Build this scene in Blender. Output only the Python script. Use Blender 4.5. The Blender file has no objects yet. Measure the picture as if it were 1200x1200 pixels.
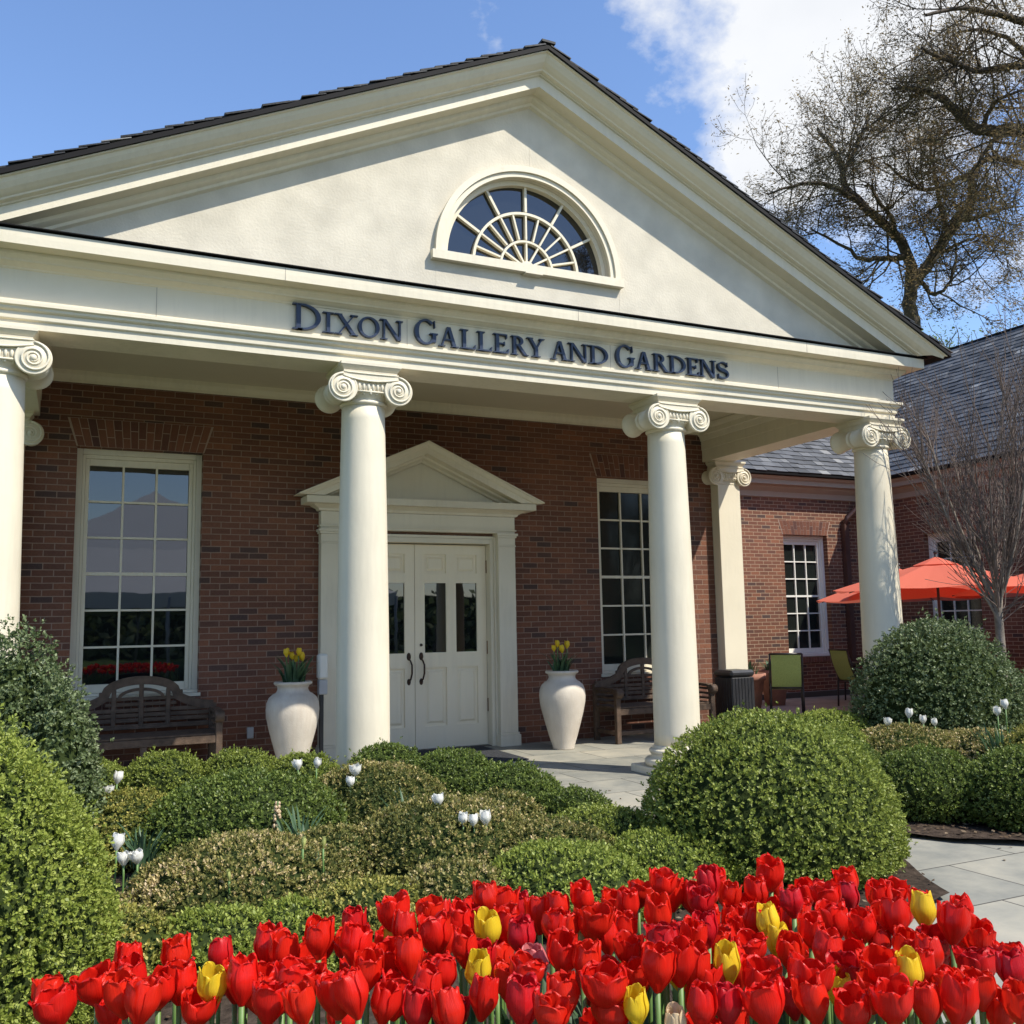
import bpy, math, random
import numpy as np
from mathutils import Vector, Matrix
R = math.radians
scene = bpy.context.scene
col = scene.collection

# ------------------------------------------------------------------ camera, world, sun, exposure
F, YAW, PITCH, ROLL = 1095.84, .4404, .12, -.0182
cam_d = bpy.data.cameras.new("camera"); cam = bpy.data.objects.new("camera", cam_d); col.objects.link(cam)
cam_d.sensor_width = 36; cam_d.lens = 36*F/1200; cam_d.clip_end = 2000; cam_d.clip_start = .05
fw = Vector((math.sin(YAW)*math.cos(PITCH), math.cos(YAW)*math.cos(PITCH), math.sin(PITCH)))
rt = Vector((math.cos(YAW), -math.sin(YAW), 0)); up = rt.cross(fw)
r2 = math.cos(ROLL)*rt + math.sin(ROLL)*up; u2 = -math.sin(ROLL)*rt + math.cos(ROLL)*up
mm = Matrix((r2, u2, -fw)).transposed().to_4x4(); mm.translation = (-3.8226, -7.767, 1.4566)
cam.matrix_world = mm
scene.camera = cam
scene.render.resolution_x = scene.render.resolution_y = 1024
scene.view_settings.view_transform = 'Standard'; scene.view_settings.look = 'None'
scene.view_settings.exposure = 0.50; scene.view_settings.gamma = 1
try: scene.view_settings.use_curve_mapping = False
except Exception: pass

SUN = Vector((.74, -1.0, 1.40)).normalized()
sd = bpy.data.lights.new("sun", 'SUN'); sd.energy = 4.2; sd.angle = R(.5); sd.color = (1, .945, .84)
so = bpy.data.objects.new("sun", sd); col.objects.link(so)
so.rotation_euler = SUN.to_track_quat('Z', 'Y').to_euler(); so.location = (6, -8, 12)

w = bpy.data.worlds.new("World"); scene.world = w; w.use_nodes = True
nt = w.node_tree; N = nt.nodes; L = nt.links
for n in list(N): N.remove(n)
o = N.new('ShaderNodeOutputWorld'); bg = N.new('ShaderNodeBackground'); L.new(bg.outputs[0], o.inputs[0])
sky = N.new('ShaderNodeTexSky'); sky.sky_type = 'NISHITA'; sky.sun_disc = False
sky.sun_elevation = math.asin(SUN.z); sky.sun_rotation = math.atan2(SUN.x, SUN.y)
sky.air_density = 1.2; sky.dust_density = .25; sky.ozone_density = 3.5; sky.altitude = 100
bg.inputs[1].default_value = .14
tc = N.new('ShaderNodeTexCoord'); mp = N.new('ShaderNodeMapping'); L.new(tc.outputs['Generated'], mp.inputs[0])
mp.inputs['Location'].default_value = (.37, .1, .55); mp.inputs['Scale'].default_value = (1, 1, 1.5)
nz = N.new('ShaderNodeTexNoise'); nz.inputs['Scale'].default_value = 3.1; nz.inputs['Detail'].default_value = 9; nz.inputs['Roughness'].default_value = .60
L.new(mp.outputs[0], nz.inputs['Vector'])
CLDIR = (.61, .61, .58)
# clouds thicken towards one bearing of the sky (east of the building)
def cloud_dir(v, lo, hi):
    d = N.new('ShaderNodeVectorMath'); d.operation = 'DOT_PRODUCT'; d.inputs[1].default_value = Vector(v).normalized()
    nv = N.new('ShaderNodeVectorMath'); nv.operation = 'NORMALIZE'; L.new(tc.outputs['Generated'], nv.inputs[0]); L.new(nv.outputs[0], d.inputs[0])
    m = N.new('ShaderNodeMapRange'); m.inputs[1].default_value = lo; m.inputs[2].default_value = hi; L.new(d.outputs['Value'], m.inputs[0])
    m.interpolation_type = 'SMOOTHSTEP'
    return m
CL = cloud_dir(CLDIR, .972, .995)
CL.inputs[3].default_value = -.085; CL.inputs[4].default_value = .17
add = N.new('ShaderNodeMath'); add.operation = 'ADD'; L.new(nz.outputs['Fac'], add.inputs[0]); L.new(CL.outputs[0], add.inputs[1])
cr = N.new('ShaderNodeValToRGB'); cr.color_ramp.elements[0].position = .545; cr.color_ramp.elements[1].position = .655
L.new(add.outputs[0], cr.inputs[0])
nz2 = N.new('ShaderNodeTexNoise'); nz2.inputs['Scale'].default_value = 5; nz2.inputs['Detail'].default_value = 6; L.new(mp.outputs[0], nz2.inputs['Vector'])
cc = N.new('ShaderNodeMix'); cc.data_type = 'RGBA'; cc.inputs[6].default_value = (3.6, 3.8, 4.2, 1); cc.inputs[7].default_value = (5.6, 5.65, 5.7, 1)
L.new(nz2.outputs['Fac'], cc.inputs[0])
mx = N.new('ShaderNodeMix'); mx.data_type = 'RGBA'; L.new(cr.outputs[0], mx.inputs[0]); sk = N.new('ShaderNodeVectorMath'); sk.operation = 'MULTIPLY'; sk.inputs[1].default_value = (.99, 1.03, 1.16); L.new(sky.outputs[0], sk.inputs[0]); L.new(sk.outputs[0], mx.inputs[6]); L.new(cc.outputs[2], mx.inputs[7])
L.new(mx.outputs[2], bg.inputs[0])

# ------------------------------------------------------------------ materials
def mat(name, base=(.5, .5, .5), rough=.6, var=0, vscale=3, bump=0, bscale=30, spec=.5, metal=0, detail=6):
    m = bpy.data.materials.new(name); m.use_nodes = True
    nt = m.node_tree; b = nt.nodes['Principled BSDF']
    b.inputs['Base Color'].default_value = (*base, 1); b.inputs['Roughness'].default_value = rough
    b.inputs['Specular IOR Level'].default_value = spec; b.inputs['Metallic'].default_value = metal
    tc = nt.nodes.new('ShaderNodeNewGeometry')
    if var:
        n = nt.nodes.new('ShaderNodeTexNoise'); n.inputs['Scale'].default_value = vscale; n.inputs['Detail'].default_value = detail
        nt.links.new(tc.outputs['Position'], n.inputs['Vector'])
        r = nt.nodes.new('ShaderNodeValToRGB'); e = r.color_ramp.elements
        e[0].position = .3; e[1].position = .7
        e[0].color = (*[c*(1-var) for c in base], 1); e[1].color = (*[min(1, c*(1+var)) for c in base], 1)
        nt.links.new(n.outputs['Fac'], r.inputs[0]); nt.links.new(r.outputs[0], b.inputs['Base Color'])
    if bump:
        n = nt.nodes.new('ShaderNodeTexNoise'); n.inputs['Scale'].default_value = bscale; n.inputs['Detail'].default_value = 5
        nt.links.new(tc.outputs['Position'], n.inputs['Vector'])
        bp = nt.nodes.new('ShaderNodeBump'); bp.inputs['Strength'].default_value = bump; bp.inputs['Distance'].default_value = .01
        nt.links.new(n.outputs['Fac'], bp.inputs['Height']); nt.links.new(bp.outputs[0], b.inputs['Normal'])
    return m

def weather(m, amt=.16, col_=(.38, .34, .26)):
    """grime in thin runs and blotches over a painted surface"""
    nt = m.node_tree; N = nt.nodes; L = nt.links; b = N['Principled BSDF']; src = b.inputs['Base Color'].links[0].from_socket
    g = N.new('ShaderNodeNewGeometry'); mp = N.new('ShaderNodeMapping'); mp.inputs['Scale'].default_value = (9, 9, .9); L.new(g.outputs['Position'], mp.inputs[0])
    n = N.new('ShaderNodeTexNoise'); n.inputs['Scale'].default_value = 2.2; n.inputs['Detail'].default_value = 7; n.inputs['Roughness'].default_value = .65; L.new(mp.outputs[0], n.inputs['Vector'])
    n2 = N.new('ShaderNodeTexNoise'); n2.inputs['Scale'].default_value = 1.3; n2.inputs['Detail'].default_value = 3; L.new(g.outputs['Position'], n2.inputs['Vector'])
    mu = N.new('ShaderNodeMath'); mu.operation = 'MULTIPLY'; L.new(n.outputs['Fac'], mu.inputs[0]); L.new(n2.outputs['Fac'], mu.inputs[1])
    mr = N.new('ShaderNodeMapRange'); mr.inputs[1].default_value = .22; mr.inputs[2].default_value = .42; mr.inputs[4].default_value = amt; L.new(mu.outputs[0], mr.inputs[0])
    mx = N.new('ShaderNodeMix'); mx.data_type = 'RGBA'; L.new(mr.outputs[0], mx.inputs[0]); L.new(src, mx.inputs[6]); mx.inputs[7].default_value = (*col_, 1); L.new(mx.outputs[2], b.inputs['Base Color'])
    rr_ = N.new('ShaderNodeMapRange'); rr_.inputs[3].default_value = .38; rr_.inputs[4].default_value = .62; L.new(n.outputs['Fac'], rr_.inputs[0]); L.new(rr_.outputs[0], b.inputs['Roughness'])

def brick_mat(name, ax='x', flip=False, tint=1.0, mort=(.27, .18, .13)):
    m = bpy.data.materials.new(name); m.use_nodes = True; nt = m.node_tree; N = nt.nodes; L = nt.links
    b = N['Principled BSDF']; b.inputs['Roughness'].default_value = .85; b.inputs['Specular IOR Level'].default_value = .25
    g = N.new('ShaderNodeNewGeometry'); s = N.new('ShaderNodeSeparateXYZ'); L.new(g.outputs['Position'], s.inputs[0])
    c = N.new('ShaderNodeCombineXYZ'); L.new(s.outputs[0 if ax == 'x' else 1], c.inputs[0]); L.new(s.outputs[2], c.inputs[1])
    # slight wobble of the courses
    wn = N.new('ShaderNodeTexNoise'); wn.inputs['Scale'].default_value = 9; L.new(g.outputs['Position'], wn.inputs['Vector'])
    wm = N.new('ShaderNodeVectorMath'); wm.operation = 'MULTIPLY_ADD'; wm.inputs[1].default_value = (.006, .006, 0); wm.inputs[2].default_value = (-.003, -.003, 0)
    L.new(wn.outputs['Color'], wm.inputs[0]); av = N.new('ShaderNodeVectorMath'); L.new(c.outputs[0], av.inputs[0]); L.new(wm.outputs[0], av.inputs[1])
    t = N.new('ShaderNodeTexBrick'); L.new(av.outputs[0], t.inputs['Vector'])
    t.inputs['Scale'].default_value = 1; t.inputs['Brick Width'].default_value = .205; t.inputs['Row Height'].default_value = .0677
    t.inputs['Mortar Size'].default_value = .0055; t.inputs['Mortar Smooth'].default_value = .25
    t.inputs['Color1'].default_value = (0, 0, 0, 1); t.inputs['Color2'].default_value = (1, 1, 1, 1); t.inputs['Mortar'].default_value = (.5, .5, .5, 1)
    r = N.new('ShaderNodeValToRGB'); cr = r.color_ramp; cr.interpolation = 'LINEAR'
    cr.elements[0].position = 0; cr.elements[0].color = (.075, .048, .042, 1)
    cr.elements[1].position = 1; cr.elements[1].color = (.215, .088, .05, 1)
    for p, cl in ((.05, (.092, .052, .042)), (.12, (.135, .060, .040)), (.45, (.160, .068, .043)), (.8, (.182, .078, .047))):
        e = cr.elements.new(p); e.color = (*cl, 1)
    L.new(t.outputs['Color'], r.inputs[0])
    n2 = N.new('ShaderNodeTexNoise'); n2.inputs['Scale'].default_value = 55; n2.inputs['Detail'].default_value = 4; L.new(g.outputs['Position'], n2.inputs['Vector'])
    n5 = N.new('ShaderNodeTexNoise'); n5.inputs['Scale'].default_value = .9; n5.inputs['Detail'].default_value = 5; L.new(g.outputs['Position'], n5.inputs['Vector'])
    m5 = N.new('ShaderNodeMapRange'); m5.inputs[1].default_value = .3; m5.inputs[2].default_value = .7; m5.inputs[3].default_value = .80; m5.inputs[4].default_value = 1.16; L.new(n5.outputs['Fac'], m5.inputs[0])
    mr = N.new('ShaderNodeMapRange'); mr.inputs[3].default_value = .72*tint; mr.inputs[4].default_value = 1.25*tint; L.new(n2.outputs['Fac'], mr.inputs[0])
    mu = N.new('ShaderNodeVectorMath'); mu.operation = 'SCALE'; L.new(r.outputs[0], mu.inputs[0]); m6 = N.new('ShaderNodeMath'); m6.operation = 'MULTIPLY'; L.new(mr.outputs[0], m6.inputs[0]); L.new(m5.outputs[0], m6.inputs[1]); L.new(m6.outputs[0], mu.inputs['Scale'])
    mo = N.new('ShaderNodeMix'); mo.data_type = 'RGBA'; L.new(t.outputs['Fac'], mo.inputs[0]); L.new(mu.outputs[0], mo.inputs[6]); mo.inputs[7].default_value = (*mort, 1)
    L.new(mo.outputs[2], b.inputs['Base Color'])
    hb = N.new('ShaderNodeMath'); hb.operation = 'MULTIPLY_ADD'; hb.inputs[1].default_value = -1; L.new(t.outputs['Fac'], hb.inputs[0]); L.new(n2.outputs['Fac'], hb.inputs[2])
    bp = N.new('ShaderNodeBump'); bp.inputs['Strength'].default_value = .6; bp.inputs['Distance'].default_value = .005; L.new(hb.outputs[0], bp.inputs['Height']); L.new(bp.outputs[0], b.inputs['Normal'])
    return m

def paving_mat():
    m = bpy.data.materials.new('bluestone'); m.use_nodes = True; nt = m.node_tree; N = nt.nodes; L = nt.links
    b = N['Principled BSDF']; b.inputs['Roughness'].default_value = .75; b.inputs['Specular IOR Level'].default_value = .3
    g = N.new('ShaderNodeNewGeometry')
    t = N.new('ShaderNodeTexBrick'); L.new(g.outputs['Position'], t.inputs['Vector'])
    t.inputs['Scale'].default_value = 1; t.inputs['Brick Width'].default_value = .92; t.inputs['Row Height'].default_value = .61
    t.offset = .37; t.inputs['Mortar Size'].default_value = .006; t.inputs['Mortar Smooth'].default_value = .3
    t.inputs['Color1'].default_value = (0, 0, 0, 1); t.inputs['Color2'].default_value = (1, 1, 1, 1)
    r = N.new('ShaderNodeValToRGB'); cr = r.color_ramp
    cr.elements[0].color = (.185, .19, .17, 1); cr.elements[1].color = (.44, .40, .31, 1)
    e = cr.elements.new(.5); e.color = (.32, .305, .25, 1)
    n1 = N.new('ShaderNodeTexNoise'); n1.inputs['Scale'].default_value = 2.2; n1.inputs['Detail'].default_value = 8; n1.inputs['Roughness'].default_value = .65; L.new(g.outputs['Position'], n1.inputs['Vector'])
    ad = N.new('ShaderNodeMath'); ad.operation = 'MULTIPLY_ADD'; ad.inputs[1].default_value = 1.75; L.new(n1.outputs['Fac'], ad.inputs[0])
    ms = N.new('ShaderNodeMath'); ms.operation = 'MULTIPLY_ADD'; ms.inputs[1].default_value = .5; ms.inputs[2].default_value = -.62; L.new(t.outputs['Color'], ms.inputs[0]); L.new(ms.outputs[0], ad.inputs[2])
    L.new(ad.outputs[0], r.inputs[0])
    mo = N.new('ShaderNodeMix'); mo.data_type = 'RGBA'; L.new(t.outputs['Fac'], mo.inputs[0]); L.new(r.outputs[0], mo.inputs[6]); mo.inputs[7].default_value = (.07, .065, .055, 1)
    L.new(mo.outputs[2], b.inputs['Base Color'])
    hb = N.new('ShaderNodeMath'); hb.operation = 'MULTIPLY_ADD'; hb.inputs[1].default_value = -1.2; L.new(t.outputs['Fac'], hb.inputs[0])
    n3 = N.new('ShaderNodeTexNoise'); n3.inputs['Scale'].default_value = 14; n3.inputs['Detail'].default_value = 6; L.new(g.outputs['Position'], n3.inputs['Vector']); L.new(n3.outputs['Fac'], hb.inputs[2])
    bp = N.new('ShaderNodeBump'); bp.inputs['Strength'].default_value = .5; bp.inputs['Distance'].default_value = .006; L.new(hb.outputs[0], bp.inputs['Height']); L.new(bp.outputs[0], b.inputs['Normal'])
    return m

def tint_mat(name, stops, rough=.5, transl=.25, spec=.4, bump=None):
    """foliage / slates: every face carries its own random 'tint' picked from the stops"""
    m = bpy.data.materials.new(name); m.use_nodes = True; nt = m.node_tree; N = nt.nodes; L = nt.links
    b = N['Principled BSDF']; b.inputs['Roughness'].default_value = rough; b.inputs['Specular IOR Level'].default_value = spec
    a = N.new('ShaderNodeAttribute'); a.attribute_name = 'tint'
    r = N.new('ShaderNodeValToRGB'); cr = r.color_ramp
    cr.elements[0].position = stops[0][0]; cr.elements[0].color = (*stops[0][1], 1)
    cr.elements[1].position = stops[-1][0]; cr.elements[1].color = (*stops[-1][1], 1)
    for p, c in stops[1:-1]:
        e = cr.elements.new(p); e.color = (*c, 1)
    L.new(a.outputs['Fac'], r.inputs[0]); L.new(r.outputs[0], b.inputs['Base Color'])
    if bump:
        g = N.new('ShaderNodeNewGeometry'); n = N.new('ShaderNodeTexNoise'); n.inputs['Scale'].default_value = bump; n.inputs['Detail'].default_value = 5
        L.new(g.outputs['Position'], n.inputs['Vector']); bp = N.new('ShaderNodeBump'); bp.inputs['Distance'].default_value = .01; bp.inputs['Strength'].default_value = .5
        L.new(n.outputs['Fac'], bp.inputs['Height']); L.new(bp.outputs[0], b.inputs['Normal'])
    if transl:
        t = N.new('ShaderNodeBsdfTranslucent'); L.new(r.outputs[0], t.inputs[0])
        mx = N.new('ShaderNodeMixShader'); mx.inputs[0].default_value = transl
        L.new(b.outputs[0], mx.inputs[1]); L.new(t.outputs[0], mx.inputs[2]); L.new(mx.outputs[0], N['Material Output'].inputs[0])
    return m

def petal_mat(name, c0, c1, transl=.3, rough=.35):
    """tulip petal: base to rim gradient that belongs to the flower (uv.y), fine streaks along the petal"""
    m = bpy.data.materials.new(name); m.use_nodes = True; nt = m.node_tree; N = nt.nodes; L = nt.links
    b = N['Principled BSDF']; b.inputs['Roughness'].default_value = rough; b.inputs['Specular IOR Level'].default_value = .35
    uv = N.new('ShaderNodeUVMap'); mp = N.new('ShaderNodeMapping'); mp.inputs['Scale'].default_value = (16, 1.2, 1); L.new(uv.outputs[0], mp.inputs[0])
    n = N.new('ShaderNodeTexNoise'); n.inputs['Scale'].default_value = 2; n.inputs['Detail'].default_value = 4; L.new(mp.outputs[0], n.inputs['Vector'])
    mx = N.new('ShaderNodeMix'); mx.data_type = 'RGBA'; mx.inputs[6].default_value = (*c0, 1); mx.inputs[7].default_value = (*c1, 1)
    L.new(n.outputs['Fac'], mx.inputs[0])
    oi = N.new('ShaderNodeObjectInfo'); hr = N.new('ShaderNodeMapRange'); hr.inputs[3].default_value = .4985; hr.inputs[4].default_value = .5012; L.new(oi.outputs['Random'], hr.inputs[0])
    vr = N.new('ShaderNodeMath'); vr.operation = 'PINGPONG'; vr.inputs[1].default_value = .13; L.new(oi.outputs['Random'], vr.inputs[0]); va = N.new('ShaderNodeMath'); va.inputs[1].default_value = .90; L.new(vr.outputs[0], va.inputs[0])
    hs = N.new('ShaderNodeHueSaturation'); L.new(hr.outputs[0], hs.inputs['Hue']); L.new(va.outputs[0], hs.inputs['Value']); L.new(mx.outputs[2], hs.inputs['Color']); L.new(hs.outputs[0], b.inputs['Base Color'])
    bp = N.new('ShaderNodeBump'); bp.inputs['Distance'].default_value = .002; bp.inputs['Strength'].default_value = .5; L.new(n.outputs['Fac'], bp.inputs['Height']); L.new(bp.outputs[0], b.inputs['Normal'])
    t = N.new('ShaderNodeBsdfTranslucent'); L.new(hs.outputs[0], t.inputs[0])
    ms = N.new('ShaderNodeMixShader'); ms.inputs[0].default_value = transl
    L.new(b.outputs[0], ms.inputs[1]); L.new(t.outputs[0], ms.inputs[2]); L.new(ms.outputs[0], N['Material Output'].inputs[0])
    return m

def glass_mat(name, base, ior=1.85, rough=.015):
    m = bpy.data.materials.new(name); m.use_nodes = True; nt = m.node_tree; N = nt.nodes; L = nt.links
    b = N['Principled BSDF']; b.inputs['Base Color'].default_value = (*base, 1); b.inputs['Roughness'].default_value = rough; b.inputs['IOR'].default_value = ior
    g = N.new('ShaderNodeNewGeometry'); n = N.new('ShaderNodeTexNoise'); n.inputs['Scale'].default_value = 2.5; n.inputs['Detail'].default_value = 2
    L.new(g.outputs['Position'], n.inputs['Vector']); bp = N.new('ShaderNodeBump'); bp.inputs['Distance'].default_value = .003; bp.inputs['Strength'].default_value = .2
    L.new(n.outputs['Fac'], bp.inputs['Height']); L.new(bp.outputs[0], b.inputs['Normal'])
    return m

CREAM = (.725, .655, .50)
M = dict(
 trim=mat('cream_paint', CREAM, .5, .035, 2.2, .12, 25, .35),
 stucco=mat('cream_stucco', (.615, .56, .45), .9, .11, 3.4, .3, 45, .15, detail=12),
 white=mat('white_paint', (.76, .74, .66), .45, .02, 3),
 door=mat('door_paint', (.86, .75, .54), .4, .02, 2),
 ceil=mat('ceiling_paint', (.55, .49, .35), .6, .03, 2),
 brickx=brick_mat('red_brick', 'x'), bricky=brick_mat('red_brick_side', 'y'), brickw=brick_mat('wing_brick', 'x', tint=1.05, mort=(.40, .29, .19)), brickwy=brick_mat('wing_brick_side', 'y', tint=1.05, mort=(.40, .29, .19)),
 mortar=mat('mortar', (.36, .26, .20), .9), vous=tint_mat('arch_brick', [(0, (.09, .045, .038)), (.2, (.14, .060, .040)), (1, (.20, .085, .052))], .85, 0, .2, 60),
 glass=glass_mat('window_glass', (.006, .007, .008)), glass2=glass_mat('dim_glass', (.012, .015, .013), 1.45, .10),  # near-black base puts the unlit room's darkness into opaque panes
 slate=tint_mat('slate', [(0, (.06, .061, .062)), (.45, (.10, .102, .106)), (.8, (.145, .147, .15)), (.95, (.18, .18, .175)), (1, (.32, .31, .29))], .5, 0, .5, 25),
 dark=mat('dark_flashing', (.010, .009, .009), .7, spec=.15), roofslate=tint_mat('main_roof_slate', [(0, (.012, .013, .015)), (.7, (.03, .032, .036)), (.9, (.06, .06, .062)), (1, (.30, .29, .27))], .6, 0, .3, 25),
 letter=mat('navy_letter_paint', (.016, .028, .062), .35, .1, 20),
 copper=mat('brown_downspout', (.085, .045, .035), .4, .15, 8),
 wingtrim=mat('tan_wing_trim', (.37, .315, .25), .55, .05, 3),
 stone=paving_mat(), soil=mat('mulch', (.058, .042, .031), .95, .5, 18, .9, 60, .1),
 grass=mat('lawn', (.06, .10, .025), .95, .4, 2, .8, 50, .1),
 teak=mat('weathered_teak', (.10, .066, .044), .65, .35, 14, .4, 90, .3),
 urn=mat('pale_terracotta', (.62, .56, .47), .8, .10, 4.5, .25, 60, .2),
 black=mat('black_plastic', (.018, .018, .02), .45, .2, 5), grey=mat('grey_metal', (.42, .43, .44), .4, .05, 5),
 bronze=mat('dark_bronze', (.05, .028, .018), .35, .2, 30, metal=.6), brass=mat('aged_brass', (.22, .13, .06), .4, .2, 30, metal=.7),
 mat_=mat('door_mat_fibre', (.05, .052, .058), .95, .25, 40, .6, 200, .1),
 canvas=tint_mat('umbrella_canvas', [(0, (.82, .18, .11)), (1, (.88, .24, .15))], .8, .35, .2),
 sling=mat('green_sling', (.32, .40, .13), .7, .12, 60, .3, 300, .2), frame=mat('chair_frame', (.022, .02, .02), .4),
 pot=mat('terracotta', (.34, .17, .12), .85, .15, 12, .3, 40, .2),
 tent=mat('white_canvas', (.8, .8, .8), .7, .03, 1),
 oakbark=mat('oak_bark', (.12, .10, .082), .95, .35, 5, .6, 12, .1),
 palebark=mat('pale_bark', (.22, .185, .15), .85, .35, 10, .5, 40, .2), twig=mat('twig_bark', (.15, .11, .09), .85, .35, 6),
 core=mat('dark_twig_core', (.030, .042, .014), 1, .4, 30, .8, 60, 0),  # dark twig colour; solid core added inside shrubs to block light
 catkin=tint_mat('oak_catkins', [(0, (.16, .11, .06)), (.6, (.27, .20, .10)), (1, (.38, .30, .15))], .8, .4, .1),
 budgreen=tint_mat('spring_leaves', [(0, (.12, .19, .04)), (1, (.30, .38, .12))], .6, .4, .2),
 boxdark=tint_mat('boxwood_dark', [(0, (.045, .075, .016)), (.5, (.12, .17, .032)), (.85, (.27, .33, .07)), (1, (.50, .54, .24))], .45, .25, .35),
 boxlight=tint_mat('boxwood_light', [(0, (.07, .10, .018)), (.42, (.21, .26, .045)), (.8, (.38, .43, .09)), (1, (.60, .62, .26))], .45, .3, .35),
 boxlime=tint_mat('boxwood_lime', [(0, (.09, .13, .022)), (.42, (.27, .33, .055)), (.8, (.46, .51, .12)), (1, (.62, .66, .24))], .45, .33, .3),
 boxvar=tint_mat('boxwood_variegated', [(0, (.045, .065, .018)), (.34, (.15, .16, .04)), (.58, (.34, .30, .09)), (.8, (.64, .50, .24)), (1, (.78, .62, .42))], .5, .25, .3),
 boxgold=tint_mat('boxwood_golden', [(0, (.06, .085, .02)), (.40, (.22, .23, .045)), (.75, (.50, .44, .11)), (1, (.72, .60, .26))], .5, .25, .3),
 holly=tint_mat('holly', [(0, (.04, .062, .024)), (.45, (.12, .165, .06)), (.8, (.27, .32, .16)), (1, (.48, .52, .34))], .5, .25, .35),
 leaf=tint_mat('bulb_leaf', [(0, (.045, .10, .045)), (1, (.12, .20, .10))], .45, .3, .4),
 stem=mat('flower_stem', (.12, .22, .055), .5, .1, 30),
 red=petal_mat('red_petal', (.62, .010, .006), (.93, .034, .014), .38, .32), darkred=petal_mat('crimson_petal', (.46, .006, .012), (.76, .016, .020)),
 yellow=petal_mat('yellow_petal', (.80, .52, .012), (.92, .72, .05)), pink=petal_mat('pink_petal', (.62, .09, .12), (.86, .32, .28)),
 cream=petal_mat('cream_petal', (.72, .52, .30), (.86, .70, .46)), whitep=petal_mat('white_petal', (.80, .79, .70), (.90, .89, .84)),
 bud=petal_mat('bud_petal', (.34, .42, .10), (.66, .64, .26)), mauve=petal_mat('mauve_petal', (.35, .16, .25), (.6, .4, .5)),
)

weather(M['trim'], .20); weather(M['door'], .12); weather(M['urn'], .35, (.42, .33, .25)); weather(M['white'], .15)
# ------------------------------------------------------------------ mesh helpers
def tag(o, label=None, cat=None, group=None, kind=None):
    if label: o['label'] = label
    if cat: o['category'] = cat
    if group: o['group'] = group
    if kind: o['kind'] = kind
    return o
def empty(name, loc=(0, 0, 0), rz=0):
    o = bpy.data.objects.new(name, None); col.objects.link(o); o.location = loc; o.rotation_euler = (0, 0, rz); o.empty_display_size = .1
    return o
def link_mesh(name, verts, faces, mats, parent=None, smooth=False, mi=None, tint=None, uv=None, org=None):
    """verts in world metres when org is the location of the root, else in the local frame"""
    me = bpy.data.meshes.new(name)
    if org is not None:
        verts = np.asarray(verts, float) - np.asarray(org, float); verts = verts.tolist()
    me.from_pydata(verts, [], faces)
    if not isinstance(mats, (list, tuple)): mats = [mats]
    for m in mats: me.materials.append(m)
    n = len(me.polygons)
    if mi is not None: me.polygons.foreach_set('material_index', mi)
    if smooth is True: me.polygons.foreach_set('use_smooth', [True]*n)
    elif smooth: me.polygons.foreach_set('use_smooth', smooth)
    if tint is not None:
        a = me.attributes.new('tint', 'FLOAT', 'FACE'); a.data.foreach_set('value', tint)
    if uv is not None:
        u = me.uv_layers.new(name='UVMap'); u.data.foreach_set('uv', np.asarray(uv, dtype=np.float32).ravel())
    me.update()
    o = bpy.data.objects.new(name, me); col.objects.link(o)
    if parent is not None: o.parent = parent
    return o

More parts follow.
